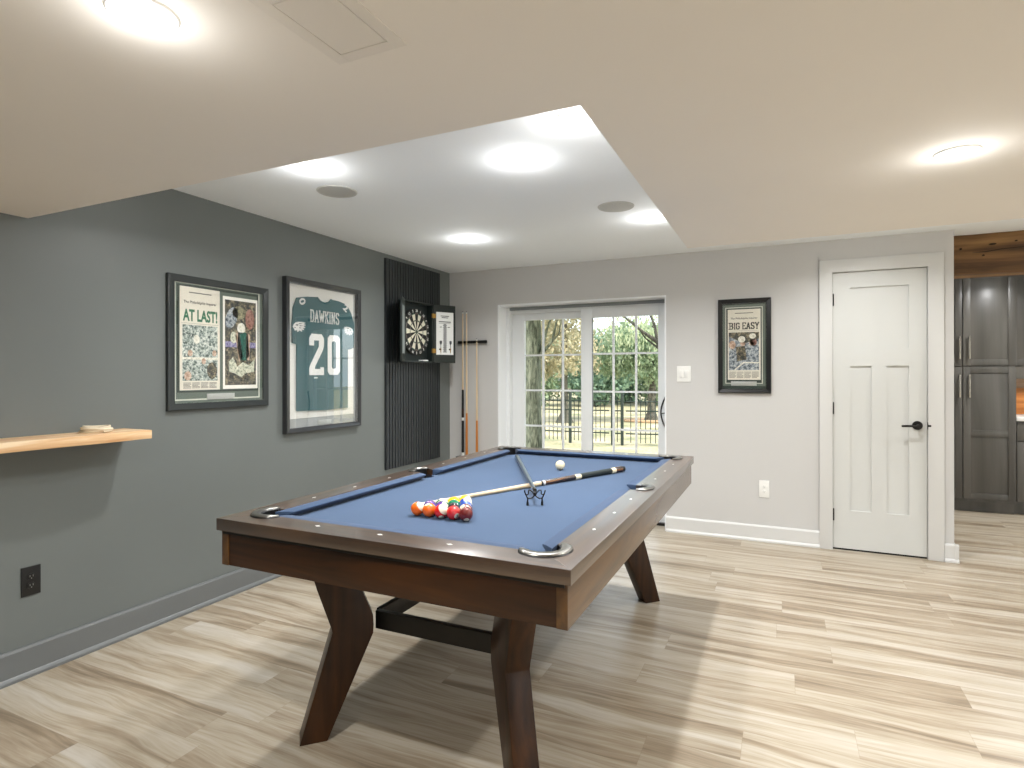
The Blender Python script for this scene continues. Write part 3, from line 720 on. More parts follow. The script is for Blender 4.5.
M['cab_g'] = mat('black_green_cabinet', '1d2523', .4)
M['cab_in'] = mat('teal_black_lining', '16201f', .6)
dc = empty('dartboard_cabinet', (-L + .02, 4.44, 1.735), 'open black dartboard cabinet on the slatted panel', 'dartboard cabinet')
cy0, cy1, cz0_, cz1_ = 4.222, 4.676, 1.462, 2.012; fx = -2.985; bx = -L + .021
bm_ = MB(); t = .014
bm_.box(bx, fx, cy0, cy0 + t, cz0_, cz1_); bm_.box(bx, fx, cy1 - t, cy1, cz0_, cz1_); bm_.box(bx, fx, cy0 + t, cy1 - t, cz0_, cz0_ + t); bm_.box(bx, fx, cy0 + t, cy1 - t, cz1_ - t, cz1_)
bm_.build('cabinet_box', M['cab_g'], dc, bevel=.0015)
MB().box(bx, bx + .008, cy0 + t, cy1 - t, cz0_ + t, cz1_ - t).build('back_lining', M['cab_in'], dc)
def swing_door(hy, sgn, ang, wdt):
    """door hinged at (fx, hy), swung ang from the wall plane"""
    d = Vector((math.sin(ang), sgn * math.cos(ang), 0)); nrm = Vector((math.cos(ang), -sgn * math.sin(ang), 0))
    o = Vector((fx + .004, hy + sgn * .004, 0))
    def f(a, h, z): p = o + d * a + nrm * h; return (p.x, p.y, z)
    def slab(mb, a0, a1, h0, h1, z0_, z1_):
        mb.add([f(a0, h0, z0_), f(a1, h0, z0_), f(a1, h1, z0_), f(a0, h1, z0_), f(a0, h0, z1_), f(a1, h0, z1_), f(a1, h1, z1_), f(a0, h1, z1_)],
               [(0, 3, 2, 1), (4, 5, 6, 7), (0, 1, 5, 4), (1, 2, 6, 5), (2, 3, 7, 6), (3, 0, 4, 7)]); return mb
    dr = slab(MB(), 0, wdt, -.018, -.002, cz0_, cz1_)
    ob = dr.build('cabinet_door', M['cab_g'], dc, bevel=.0015)
    return ob, f, slab, d, nrm
R30 = math.radians(29)
ld_, lf, lslab, _, _ = swing_door(cy0, -1, math.radians(29.6), .215)
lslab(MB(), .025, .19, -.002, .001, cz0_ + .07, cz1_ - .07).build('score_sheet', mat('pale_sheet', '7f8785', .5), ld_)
rd_, rf_, rslab, rdv, rn_ = swing_door(cy1, 1, R30, .238)
M['sheet'] = mat('white_score_sheet', 'eceeec', .35)
M['ink'] = mat('grey_ink', '3c4042', .6)
rslab(MB(), .028, .214, -.002, .001, 1.540, 1.945).build('score_sheet', M['sheet'], rd_)
ik = MB()
def inkbar(a0, a1, z0_, z1_): rslab(ik, a0, a1, .001, .0016, z0_, z1_)
inkbar(.075, .165, 1.905, 1.912); inkbar(.085, .155, 1.890, 1.897); inkbar(.055, .185, 1.850, 1.858); inkbar(.055, .185, 1.838, 1.841)
rnd = random.Random(3)
for k in range(26):
    z = 1.83 - k * .0105; w0_ = .02 if k % 2 else .014
    inkbar(.121 - w0_, .121 + w0_, z - .0035, z + .0035)
inkbar(.066, .086, 1.800, 1.806); inkbar(.150, .175, 1.800, 1.806); inkbar(.064, .068, 1.755, 1.760)
ik.build('score_marks', M['ink'], rd_)
for zz in (1.905, 1.575):
    hg = MB().tube([rf_(-.004, -.002, zz - .022), rf_(-.004, -.002, zz + .022)], .0055, 10)
    rslab(hg, -.002, .022, -.001, .002, zz - .020, zz + .020); hg.box(fx - .002, fx + .003, cy1 - .022, cy1 - .001, zz - .020, zz + .020)
    hg.build('hinge', M['brass'], dc, smooth=40)
# darts held on the door
M['flight'] = mat('grey_flight', '4a4f52', .5)
for k, a_ in enumerate((.070, .176)):
    e = empty('dart', rf_(a_, .012, 1.55), ('left' if k == 0 else 'right') + ' dart held on the white score sheet of the cabinet door', 'dart', 'darts on the score sheet')
    MB().tube([rf_(a_, .012, 1.535), rf_(a_, .012, 1.56)], [.0008, .0015], 8).build('point', M['chrome'], e)
    MB().tube([rf_(a_, .012, 1.56), rf_(a_, .012, 1.605)], .0035, 10).build('barrel', M['brass'], e, smooth=50)
    MB().tube([rf_(a_, .012, 1.605), rf_(a_, .012, 1.64)], .002, 8).build('stem', M['black_plastic'], e)
    fl = MB()
    for (da, dh) in ((1, 0), (0, 1)):
        w2, th_ = .012, .0006
        A = lambda s_, t_, z: rf_(a_ + (s_ if da else t_), .012 + (t_ if da else s_), z)
        vs = [A(-w2, -th_, 1.672), A(w2, -th_, 1.672), A(w2, -th_, 1.650), A(0, -th_, 1.630), A(-w2, -th_, 1.650), A(-w2, th_, 1.672), A(w2, th_, 1.672), A(w2, th_, 1.650), A(0, th_, 1.630), A(-w2, th_, 1.650)]
        fl.add(vs, [(0, 1, 2, 3, 4), (9, 8, 7, 6, 5), (0, 5, 6, 1), (1, 6, 7, 2), (2, 7, 8, 3), (3, 8, 9, 4), (4, 9, 5, 0)])
    fl.build('flight', M['flight'], e)
    MB().box(*(lambda p: (p[0] - .012, p[0] + .004, p[1] - .008, p[1] + .008, 1.585, 1.597))(rf_(a_, .006, 0))).build('dart_holder', M['black_plastic'], rd_)
# dartboard
M['db_black'] = mat('sisal_black', '121514', .85, bump=(900, .3)); M['db_cream'] = mat('sisal_cream', 'd9d6c2', .85, bump=(900, .3))
M['db_green'] = mat('sisal_green', '1f4a3c', .85); M['db_grey'] = mat('sisal_grey_red', '54433f', .85)
RBD = .2115; bc = (-L + .030, 4.449, 1.740)
dbe = empty('dartboard', bc, 'round dartboard with cream and black wedges inside the open cabinet', 'dartboard')
MB().lathe(bc, [(.001, -.001), (RBD, -.001), (RBD, .0245), (RBD - .002, .026), (.001, .026)], 64, 'X').build('board_body', M['db_black'], dbe, smooth=40)
fb = MB(); rads = [.016, .096, .106, .155, .167]; k_ = RBD / .2255
rads = [.012, .098, .106, .160, .170]
xf = bc[0] + .0268
def sector(r0, r1, a0_, a1_, mi, n=4, x=xf):
    fb.cur = mi; vs = []
    for j in range(n + 1):
        a_ = a0_ + (a1_ - a0_) * j / n
        for r in (r0, r1): vs += [(x, bc[1] + r * math.sin(a_), bc[2] + r * math.cos(a_)), (x - .0006, bc[1] + r * math.sin(a_), bc[2] + r * math.cos(a_))]
    fs = []
    for j in range(n): o = 4 * j; fs += [(o, o + 2, o + 6, o + 4), (o + 1, o + 5, o + 7, o + 3)]
    fb.add(vs, fs)
for s_ in range(20):
    a0_ = (s_ - .5) * PI / 10 + .004; a1_ = (s_ + .5) * PI / 10 - .004; dk = s_ % 2 == 0
    sector(rads[0] + .006, rads[1], a0_, a1_, 0 if dk else 1); sector(rads[1] + .001, rads[2], a0_, a1_, 3 if dk else 2)
    sector(rads[2] + .001, rads[3], a0_, a1_, 0 if dk else 1); sector(rads[3] + .001, rads[4], a0_, a1_, 3 if dk else 2)
sector(.0, .007, 0, 2 * PI, 3, 16); sector(.0075, .016, 0, 2 * PI, 2, 20)
fb.build('scoring_face', [M['db_black'], M['db_cream'], M['db_green'], M['db_grey']], dbe)
wr = MB()
for r in (.171, .161, .107, .097, .016): wr.tube([(xf + .0008, bc[1] + r * math.sin(2 * PI * j / 48), bc[2] + r * math.cos(2 * PI * j / 48)) for j in range(49)], .0007, 5)
wr.build('wire', M['chrome'], dbe)
nb = [20, 1, 18, 4, 13, 6, 10, 15, 2, 17, 3, 19, 7, 16, 8, 11, 14, 9, 12, 5]
M['num_white'] = mat('number_white', 'e6e6e0', .5)
for j, n_ in enumerate(nb):
    a_ = j * PI / 10; c_ = Vector((xf - .0005, bc[1] + .192 * math.sin(a_), bc[2] + .192 * math.cos(a_)))
    rgt = (0, math.cos(a_), -math.sin(a_)); up_ = (0, math.sin(a_), math.cos(a_))
    lettering('number', str(n_), M['num_white'], dbe, c_, rgt, up_, height=.024, bold=.02)
tag(MB().box(bx + .01, fx - .005, 4.52, 4.60, cz0_ + t, cz0_ + t + .012).build('chalk_box', M['white_plastic'], None), 'small pale box lying in the bottom of the dartboard cabinet', 'box')
# ================================================================== framed pictures
FL = lambda u_, h, z: (-L + h, u_, z)          # left wall: h = distance off the wall
FB = lambda u_, h, z: (u_, D - h, z)           # far wall
def quad(F, mb, u0, u1, h0, h1, z0_, z1_):
    return mb.add([F(u0, h0, z0_), F(u1, h0, z0_), F(u1, h1, z0_), F(u0, h1, z0_), F(u0, h0, z1_), F(u1, h0, z1_), F(u1, h1, z1_), F(u0, h1, z1_)],
                  [(0, 3, 2, 1), (4, 5, 6, 7), (0, 1, 5, 4), (1, 2, 6, 5), (2, 3, 7, 6), (3, 0, 4, 7)])
def poly(F, pts, h0, h1): return MB().prism(pts, h0, h1, lambda p, q, h: F(p, h, q))
def ell(cx, cy, rx, ry, n=18, rot=0):
    return [(cx + rx * math.cos(2 * PI * k / n) * math.cos(rot) - ry * math.sin(2 * PI * k / n) * math.sin(rot), cy + rx * math.cos(2 * PI * k / n) * math.sin(rot) + ry * math.sin(2 * PI * k / n) * math.cos(rot)) for k in range(n)]
def ring_frame(F, u0, u1, z0_, z1_, wd, dep, h0=.0, lip=.006):
    mb = MB(); prof = [(0, h0), (0, dep), (.006, dep + .002), (wd - .008, dep - .002), (wd, dep - lip), (wd, h0)]
    cs = [(u0, z0_, 1, 1), (u1, z0_, -1, 1), (u1, z1_, -1, -1), (u0, z1_, 1, -1)]
    vs = []
    for (a, b, sa, sb) in cs: vs += [F(a + sa * w_, h_, b + sb * w_) for w_, h_ in prof]
    n = len(prof); fs = [(k * n + j, ((k + 1) % 4) * n + j, ((k + 1) % 4) * n + (j + 1) % n, k * n + (j + 1) % n) for k in range(4) for j in range(n)]
    return mb.add(vs, fs)
M['frame_black'] = mat('black_frame_wood', '161819', .28, coat=.3)
M['frame_grey'] = mat('grey_green_frame', '23292a', .28, coat=.4)
M['mat_green'] = mat('grey_green_mat_board', '5e6a60', .8)
M['mat_dark'] = mat('dark_green_mat_board', '2c3a33', .8)
M['mat_line'] = mat('pale_mat_bevel', 'c9ccbf', .7)
M['paper'] = mat('newsprint', 'dfdacb', .8, noise=(30, .03))
M['plaque'] = mat('silver_plaque', 'c5c8c4', .3, metal=.5)
M['print'] = mat('newsprint_grey_type', '6a675f', .8)
M['ink_green'] = mat('green_ink', '2b6a4c', .8)
M['ink_black'] = mat('black_ink', '191917', .8)
def collage(name, cols, scale=60, dist=2.0, mapping=(1, 1, 1)):
    """mottled printed photograph"""
    m = bpy.data.materials.new(name); m.use_nodes = True; nt = m.node_tree; b = nt.nodes['Principled BSDF']; N = nt.nodes.new; K = nt.links.new
    tc = N('ShaderNodeTexCoord'); mp = N('ShaderNodeMapping'); mp.inputs['Scale'].default_value = mapping; K(tc.outputs['Object'], mp.inputs[0])
    n1 = N('ShaderNodeTexNoise'); n1.inputs['Scale'].default_value = scale; n1.inputs['Detail'].default_value = 6; n1.inputs['Distortion'].default_value = dist; K(mp.outputs[0], n1.inputs['Vector'])
    v = N('ShaderNodeTexVoronoi'); v.inputs['Scale'].default_value = scale * .9; K(mp.outputs[0], v.inputs['Vector'])
    a = N('ShaderNodeMath'); a.operation = 'MULTIPLY_ADD'; K(v.outputs['Distance'], a.inputs[0]); a.inputs[1].default_value = .35; K(n1.outputs[0], a.inputs[2])
    r = N('ShaderNodeValToRGB'); e = r.color_ramp.elements; e[0].position = .45; e[1].position = .85; e[0].color = lin(cols[0]); e[1].color = lin(cols[-1])
    for k, c in enumerate(cols[1:-1]): x = e.new(.45 + .40 * (k + 1) / (len(cols) - 1)); x.color = lin(c)
    K(a.outputs[0], r.inputs[0]); K(r.outputs[0], b.inputs['Base Color']); b.inputs['Roughness'].default_value = .6
    return m
C_crowd = collage('crowd_print', ['23302b', '5f6f68', 'a8b3ab', 'dfe2d8'], 55)
C_dark = collage('dark_print', ['141a18', '2c322d', '55503f', '9a8f74'], 40)
C_pale = collage('pale_print', ['6f7a6a', 'b9bda6', 'e9e6d2'], 70)
C_skin = collage('warm_print', ['8d6f5c', 'b8977f', 'dcc8b4'], 45)
C_blue = collage('blue_grey_print', ['2a3138', '5a6570', '98a2a8', 'c9ccc8'], 55)
C_green = collage('green_print', ['12302a', '1f5045', '2f6b5b'], 45)
C_purple = collage('violet_print', ['4c4470', '7a74a0', 'a9a6c2'], 60)
C_red = collage('red_print', ['5a3a34', '8a5c50', 'a98474'], 50)
C_white = collage('white_print', ['b9b6a6', 'dedccd', 'f0eee2'], 60)

GL = {  # stroke letters with slab feet: segments in a unit box, plus feet
 'B': ([(.15, 0, .15, 1), (.15, 1, .7, 1), (.7, 1, .85, .78), (.85, .78, .68, .54), (.15, .54, .68, .54), (.68, .54, .92, .28), (.92, .28, .75, 0), (.15, 0, .75, 0)], [(.0, 1), (.0, 0)]),
 'I': ([(.5, 0, .5, 1)], [(.5, 0), (.5, 1)]), 'G': ([(.88, .82, .7, 1), (.7, 1, .3, 1), (.3, 1, .1, .75), (.1, .75, .1, .25), (.1, .25, .3, 0), (.3, 0, .7, 0), (.7, 0, .88, .2), (.88, .2, .88, .48), (.55, .48, .95, .48)], []),
 'E': ([(.2, 0, .2, 1), (.05, 1, .9, 1), (.2, .52, .7, .52), (.05, 0, .92, 0), (.9, 1, .9, .82), (.92, 0, .92, .2)], []), 'A': ([(.12, 0, .5, 1), (.5, 1, .88, 0), (.26, .34, .74, .34)], [(.12, 0), (.88, 0)]),
 'S': ([(.88, .82, .7, 1), (.7, 1, .3, 1), (.3, 1, .12, .8), (.12, .8, .25, .56), (.25, .56, .75, .44), (.75, .44, .9, .2), (.9, .2, .7, 0), (.7, 0, .3, 0), (.3, 0, .1, .2)], []),
 'Y': ([(.12, 1, .5, .5), (.88, 1, .5, .5), (.5, .5, .5, 0)], [(.12, 1), (.88, 1), (.5, 0)]), 'D': ([(.2, 0, .2, 1), (.05, 1, .65, 1), (.65, 1, .88, .75), (.88, .75, .88, .25), (.88, .25, .65, 0), (.05, 0, .65, 0)], []),
 'W': ([(.06, 1, .28, 0), (.28, 0, .5, .8), (.5, .8, .72, 0), (.72, 0, .94, 1)], [(.08, 1), (.92, 1)]), 'K': ([(.2, 0, .2, 1), (.2, .4, .85, 1), (.42, .58, .88, 0)], [(.2, 0), (.2, 1), (.86, 0), (.84, 1)]),
 'N': ([(.18, 0, .18, 1), (.18, 1, .82, 0), (.82, 0, .82, 1)], [(.18, 0), (.18, 1), (.82, 1)])}
def slab_text(name, text, m, parent, origin, right, up, width=None, height=None, bold=0, depth=.0006, th=.22):
    R, U = Vector(right), Vector(up); Nn = R.cross(U); o = Vector(origin)
    wd = {'I': .55, 'W': 1.25, ' ': .45}; tot = sum(wd.get(c, 1) for c in text) * 1.0
    cw = width / tot; mb = MB(); x = -width / 2; t = th * cw * .5; tv = min(t, height * .10)
    P = lambda a, b, h: o + R * a + U * b + Nn * h
    def bar(ax, ay, bx, by):
        d = Vector((bx - ax, by - ay)); ln = d.length; d.normalize(); n_ = Vector((-d.y, d.x)); hw = t * abs(d.y) + tv * abs(d.x); e = hw * .5
        q = [(ax - d.x * e + n_.x * hw, ay - d.y * e + n_.y * hw), (ax - d.x * e - n_.x * hw, ay - d.y * e - n_.y * hw), (bx + d.x * e - n_.x * hw, by + d.y * e - n_.y * hw), (bx + d.x * e + n_.x * hw, by + d.y * e + n_.y * hw)]
        mb.add([P(a, b, 0) for a, b in q] + [P(a, b, depth) for a, b in q], [(0, 1, 2, 3), (7, 6, 5, 4), (0, 4, 5, 1), (1, 5, 6, 2), (2, 6, 7, 3), (3, 7, 4, 0)])
    for c in text:
        w_ = wd.get(c, 1) * cw
        if c in GL:
            g_ = w_ * .88; x0 = x + w_ * .06; hh = height - 2 * tv
            for a, b, c2, d in GL[c][0]: bar(x0 + a * g_, -height / 2 + tv + b * hh, x0 + c2 * g_, -height / 2 + tv + d * hh)
            for a, b in GL[c][1]: bar(x0 + a * g_ - .15 * cw, -height / 2 + tv + b * hh, x0 + a * g_ + .15 * cw, -height / 2 + tv + b * hh)
        x += w_
    ob = mb.build(name, m, None); ob.parent = parent; ob.location = Vector(ob.location) - world_loc(parent); return ob

def type_lines(F, u0, u1, z0_, z1_, n, par, h, cols=3, seed=1):
    rn_ = random.Random(seed); mb = MB(); cw = (u1 - u0) / cols
    for c in range(cols):
        for k in range(n):
            z = z1_ - (z1_ - z0_) * (k + .5) / n; e = rn_.uniform(.70, .95) if k % 3 == 2 else .93
            quad(F, mb, u0 + c * cw + cw * .04, u0 + c * cw + cw * e, h, h + .0004, z - .0018, z + .0018)
    return mb.build('printed_lines', M['print'], par)

def newspaper(F, par, u0, u1, z0_, z1_, h, headline, hl_mat, hz0, hz1, hu0, hu1, right, ph, masthead=True, seed=1):
    pg = quad(F, MB(), u0, u1, h - .001, h, z0_, z1_).build('newspaper_page', M['paper'], par)
    if masthead:
        mz = hz1 + (z1_ - hz1) * .30
        lettering('masthead', 'The Philadelphia Inquirer', M['ink_black'], pg, F((u0 + u1) / 2, h, mz), right, (0, 0, 1), width=(u1 - u0) * .82, height=.020, bold=.012)
    q = quad(F, MB(), u0 + (u1 - u0) * .22, u1 - (u1 - u0) * .22, h, h + .0004, z1_ - .034, z1_ - .028); quad(F, q, u0 + .01, u1 - .01, h, h + .0003, hz0 - .012, hz0 - .0105)
    q.build('printed_lines', M['print'], pg)
    (slab_text if hl_mat is M['ink_black'] else lettering)('headline', headline, hl_mat, pg, F((hu0 + hu1) / 2, h, (hz0 + hz1) / 2), right, (0, 0, 1), width=hu1 - hu0, height=hz1 - hz0, bold=.036)
    return pg

RL, RBK = (0, 1, 0), (1, 0, 0)
# --- frame 1
p1 = empty('framed_newspaper', FL(2.44, 0, 1.15), 'wide framed double newspaper print reading AT LAST on the dark wall', 'framed picture')
f1 = (2.108, 2.796, 1.150, 1.912)
ring_frame(FL, *f1, .040, .022, lip=.003).build('frame', M['frame_grey'], p1)
quad(FL, MB(), f1[0] + .03, f1[1] - .03, .001, .010, f1[2] + .03, f1[3] - .03).build('mat_board', M['mat_green'], p1)
ln = MB()
def line_rect(F, mb, u0, u1, z0_, z1_, w_, h):
    quad(F, mb, u0, u0 + w_, h, h + .001, z0_, z1_); quad(F, mb, u1 - w_, u1, h, h + .001, z0_, z1_); quad(F, mb, u0 + w_, u1 - w_, h, h + .001, z1_ - w_, z1_); quad(F, mb, u0 + w_, u1 - w_, h, h + .001, z0_, z0_ + w_)
    return mb
line_rect(FL, MB(), 2.150, 2.732, 1.205, 1.876, .008, .010).build('mat_bevel', M['mat_line'], p1)
line_rect(FL, MB(), 2.166, 2.722, 1.250, 1.862, .011, .010).build('inner_mat', M['mat_dark'], p1)
pgl = newspaper(FL, p1, 2.182, 2.438, 1.263, 1.852, .012, 'AT LAST!', M['ink_green'], 1.656, 1.726, 2.200, 2.421, RL, None)
quad(FL, MB(), 2.198, 2.422, .012, .0126, 1.317, 1.636).build('crowd_photo', C_crowd, pgl)
ph = MB()
quad(FL, MB(), 2.198, 2.422, .0126, .0130, 1.438, 1.452).build('photo_railing', C_white, pgl)
for (a, b, rx, ry, m_) in ((2.230, 1.345, .022, .026, C_skin), (2.330, 1.430, .014, .018, C_skin), (2.385, 1.375, .034, .050, C_dark), (2.285, 1.555, .020, .026, C_white), (2.275, 1.372, .030, .034, C_crowd), (2.245, 1.475, .016, .018, C_skin), (2.400, 1.478, .014, .018, C_skin)):
    poly(FL, ell(a, b, rx, ry), .0126, .0134).build('photo_figure', m_, pgl)
type_lines(FL, 2.200, 2.420, 1.272, 1.308, 5, pgl, .012, 4, 4)
pgr = quad(FL, MB(), 2.460, 2.715, .011, .012, 1.265, 1.828).build('poster_page', mat('white_border', 'f0eee4', .6), p1)
quad(FL, MB(), 2.474, 2.702, .012, .0126, 1.288, 1.808).build('poster_photo', C_dark, pgr)
quad(FL, MB(), 2.476, 2.700, .0126, .0130, 1.520, 1.555).build('photo_band', C_purple, pgr)
for (nm, pts, m_) in (('photo_shoulder', ell(2.520, 1.700, .040, .070, rot=-.4), C_blue), ('photo_glow', ell(2.655, 1.700, .034, .065), C_red),
                      ('photo_haze', ell(2.575, 1.735, .050, .040), collage('olive_print', ['3c4030', '77755a', 'a8a280'], 40)),
                      ('photo_arm', [(2.545, 1.60), (2.575, 1.62), (2.60, 1.46), (2.575, 1.43)], C_skin), ('photo_arm', [(2.63, 1.62), (2.655, 1.60), (2.650, 1.44), (2.625, 1.45)], C_skin),
                      ('photo_jersey', [(2.565, 1.615), (2.640, 1.615), (2.650, 1.47), (2.625, 1.44), (2.580, 1.44), (2.560, 1.52)], C_green),
                      ('photo_helmet', ell(2.590, 1.640, .030, .034), C_white), ('photo_ball', ell(2.535, 1.580, .024, .036), C_pale),
                      ('photo_crowd', [(2.50, 1.43), (2.53, 1.46), (2.56, 1.40), (2.60, 1.43), (2.65, 1.41), (2.69, 1.45), (2.685, 1.37), (2.62, 1.36), (2.59, 1.335), (2.54, 1.36), (2.50, 1.37)], C_pale)):
    poly(FL, pts, .0130, .0136 if 'crowd' not in nm else .0142).build(nm, m_, pgr)
type_lines(FL, 2.485, 2.690, 1.294, 1.325, 3, pgr, .0126, 4, 6)
quad(FL, MB(), 2.352, 2.541, .010, .0135, 1.205, 1.240).build('plaque', M['plaque'], p1, bevel=.001)
quad(FL, MB(), f1[0] + .036, f1[1] - .036, 0.0165, .0175, f1[2] + .036, f1[3] - .036).build('glass', M['pic_glass'], p1)
# --- frame 2: jersey shadow box
p2 = empty('framed_jersey', FL(3.285, 0, .953), 'tall deep framed green football jersey number 20 on the dark wall', 'framed jersey')
f2 = (2.931, 3.700, .949, 2.019)
ring_frame(FL, *f2, .034, .040).build('frame', mat('dark_grey_frame', '2a2c2e', .3, coat=.3), p2)
M['mat_grey'] = mat('silver_grey_backing', 'a5a9a8', .7)
quad(FL, MB(), f2[0] + .03, f2[1] - .03, .001, .008, f2[2] + .03, f2[3] - .03).build('backing', M['mat_grey'], p2)
quad(FL, MB(), 2.975, 3.640, .008, .012, 1.045, 1.978).build('mat_board', mat('white_mat_board', 'eeede6', .7), p2)
M['jersey'] = mat('midnight_green_knit', '1f5a60', .75, bump=(500, .2), noise=(5, .08))
jp = [(3.036, 1.100), (3.300, 1.090), (3.560, 1.095), (3.562, 1.545), (3.600, 1.552), (3.628, 1.562), (3.636, 1.743), (3.600, 1.830), (3.548, 1.892), (3.460, 1.908), (3.378, 1.912), (3.350, 1.888), (3.300, 1.876), (3.255, 1.886), (3.232, 1.912), (3.140, 1.904), (3.040, 1.886), (3.008, 1.815), (2.996, 1.700), (2.997, 1.569), (3.038, 1.560)]
js = poly(FL, jp, .014, .026).build('jersey', M['jersey'], p2, bevel=.004, smooth=50)
MB().tube([FL(3.232, .024, 1.911), FL(3.262, .027, 1.884), FL(3.305, .028, 1.874), FL(3.350, .027, 1.886), FL(3.378, .024, 1.911)], .006, 8).build('collar', M['jersey'], js, smooth=60)
M['numeral'] = mat('white_numeral', 'f1f0ec', .6)
HJ = .027
two = [(3.153, 1.348), (3.298, 1.348), (3.298, 1.405), (3.262, 1.405), (3.262, 1.392), (3.208, 1.392), (3.208, 1.408), (3.288, 1.530), (3.298, 1.560), (3.298, 1.615), (3.276, 1.645), (3.176, 1.645), (3.153, 1.615), (3.153, 1.560), (3.200, 1.560), (3.200, 1.598), (3.248, 1.598), (3.248, 1.556), (3.165, 1.425), (3.153, 1.400)]
poly(FL, two, .026, HJ).build('numeral', M['numeral'], js)
o8 = lambda a, b, c, d, k: [(a + k, c), (b - k, c), (b, c + k), (b, d - k), (b - k, d), (a + k, d), (a, d - k), (a, c + k)]
zo, zi = o8(3.337, 3.470, 1.350, 1.646, .024), o8(3.381, 3.426, 1.396, 1.600, .010)
zm = MB(); vs = [FL(p, h, q) for h in (.026, HJ) for p, q in zo + zi]
fs = []
for k in range(8):
    j = (k + 1) % 8; fs += [(16 + k, 16 + j, 24 + j, 24 + k), (k, 8 + k, 8 + j, j), (k, j, 16 + j, 16 + k), (8 + k, 24 + k, 24 + j, 8 + j)]
zm.add(vs, fs).build('numeral', M['numeral'], js)
nm_ = slab_text('name_lettering', 'DAWKINS', M['numeral'], js, FL(3.312, .0262, 1.772), RL, (0, 0, 1), width=.305, height=.090, th=.20)
for (u_, z, s_, tx, sg) in ((3.088, 1.864, .034, '0', .35), (3.535, 1.864, .034, '2', -.6)):
    ca, sa = math.cos(sg), math.sin(sg)
    lettering('shoulder_numeral', tx, M['numeral'], js, FL(u_, .0262, z), (0, sa, -ca) if tx == '0' else (0, ca, sa), (0, ca, sa) if tx == '0' else (0, -sa, ca), width=.046 if tx == '0' else .05, height=.06 if tx == '0' else .055, bold=.03)
# winged bird head emblems on the sleeves
eg = [(-.060, .000), (-.050, .018), (-.036, .030), (-.012, .038), (.020, .040), (.058, .036), (.040, .026), (.062, .020), (.040, .012), (.060, .002), (.034, -.002), (.048, -.016), (.022, -.014), (.026, -.030), (.002, -.020), (-.014, -.034), (-.024, -.018), (-.040, -.026), (-.048, -.012)]
eye = [(-.040, .014), (-.018, .010), (-.006, .018), (-.024, .020)]
fe = [[(-.006, .028), (.034, .030), (.002, .022)], [(.002, .014), (.036, .014), (.006, .008)], [(.000, .000), (.026, -.003), (.002, -.006)], [(-.052, -.002), (-.030, -.002), (-.034, -.008)]]
M['emblem_dark'] = mat('emblem_dark_line', '16292b', .7)
for (cu_, cz_2, sg, k_) in ((3.058, 1.680, 1, 1.0), (3.566, 1.684, -1, .92)):
    em = poly(FL, [(cu_ + sg * a * k_, cz_2 + b * k_) for a, b in eg], .026, .0272).build('bird_emblem', M['numeral'], js)
    e2 = MB()
    poly_m = lambda pts: e2.prism([(cu_ + sg * a * k_, cz_2 + b * k_) for a, b in pts], .0272, .0278, lambda p, q, h: FL(p, h, q))
    poly_m(eye)
    for q in fe: poly_m(q)
    e2.cur = 0
    ob_ = e2.build('emblem_lines', M['emblem_dark'], None); ob_.parent = js; ob_.location = Vector(ob_.location) - world_loc(js)
quad(FL, MB(), 3.20, 3.235, .026, .0268, 1.325, 1.333).build('maker_patch', M['numeral'], js)
quad(FL, MB(), 3.255, 3.391, .008, .012, .988, 1.020).build('plaque', M['plaque'], p2, bevel=.001)
quad(FL, MB(), f2[0] + .028, f2[1] - .028, 0.0315, .0325, f2[2] + .028, f2[3] - .028).build('glass', glass_mat('glossy_picture_glass', .16), p2)
# --- frame 3
p3 = empty('framed_newspaper', FB(-.284, 0, 1.195), 'narrow black framed newspaper page reading BIG EASY on the pale wall', 'framed picture')
f3 = (-.482, -.079, 1.195, 1.966)
ring_frame(FB, *f3, .036, .022, lip=.003).build('frame', M['frame_black'], p3)
quad(FB, MB(), f3[0] + .03, f3[1] - .03, .001, .010, f3[2] + .03, f3[3] - .03).build('mat_board', M['mat_dark'], p3)
line_rect(FB, MB(), -.446, -.122, 1.255, 1.918, .018, .010).build('mat_bevel', M['mat_green'], p3)
line_rect(FB, MB(), -.426, -.142, 1.272, 1.898, .007, .010).build('mat_bevel', M['mat_line'], p3)
pg3 = newspaper(FB, p3, -.407, -.158, 1.304, 1.880, .012, 'BIG EASY', M['ink_black'], 1.716, 1.772, -.396, -.168, RBK, None)
quad(FB, MB(), -.399, -.169, .012, .0126, 1.383, 1.692).build('players_photo', C_blue, pg3)
for (nm, pts, m_) in (('photo_dark', [(-.399, 1.692), (-.169, 1.692), (-.169, 1.640), (-.28, 1.60), (-.399, 1.66)], C_dark), ('photo_figure', ell(-.372, 1.590, .026, .034), C_skin), ('photo_figure', ell(-.212, 1.610, .026, .030), C_red),
                      ('photo_figure', ell(-.225, 1.600, .018, .020), C_skin), ('photo_cap', ell(-.300, 1.635, .028, .026), C_white), ('photo_figure', ell(-.292, 1.600, .020, .022), C_skin), ('photo_cap', ell(-.218, 1.660, .026, .022), C_white),
                      ('photo_figure', [(-.262, 1.585), (-.175, 1.585), (-.172, 1.46), (-.255, 1.465)], C_blue), ('photo_figure', [(-.345, 1.575), (-.275, 1.580), (-.262, 1.47), (-.335, 1.455)], C_dark),
                      ('photo_stripe', [(-.360, 1.386), (-.345, 1.386), (-.282, 1.440), (-.169, 1.438), (-.169, 1.447), (-.288, 1.450)], C_white)):
    poly(FB, pts, .0128, .0134 if 'stripe' not in nm and 'cap' not in nm else .0140).build(nm, m_, pg3)
type_lines(FB, -.398, -.168, 1.318, 1.372, 6, pg3, .012, 4, 9)
quad(FB, MB(), -.382, -.188, .010, .0135, 1.256, 1.291).build('plaque', M['plaque'], p3, bevel=.001)
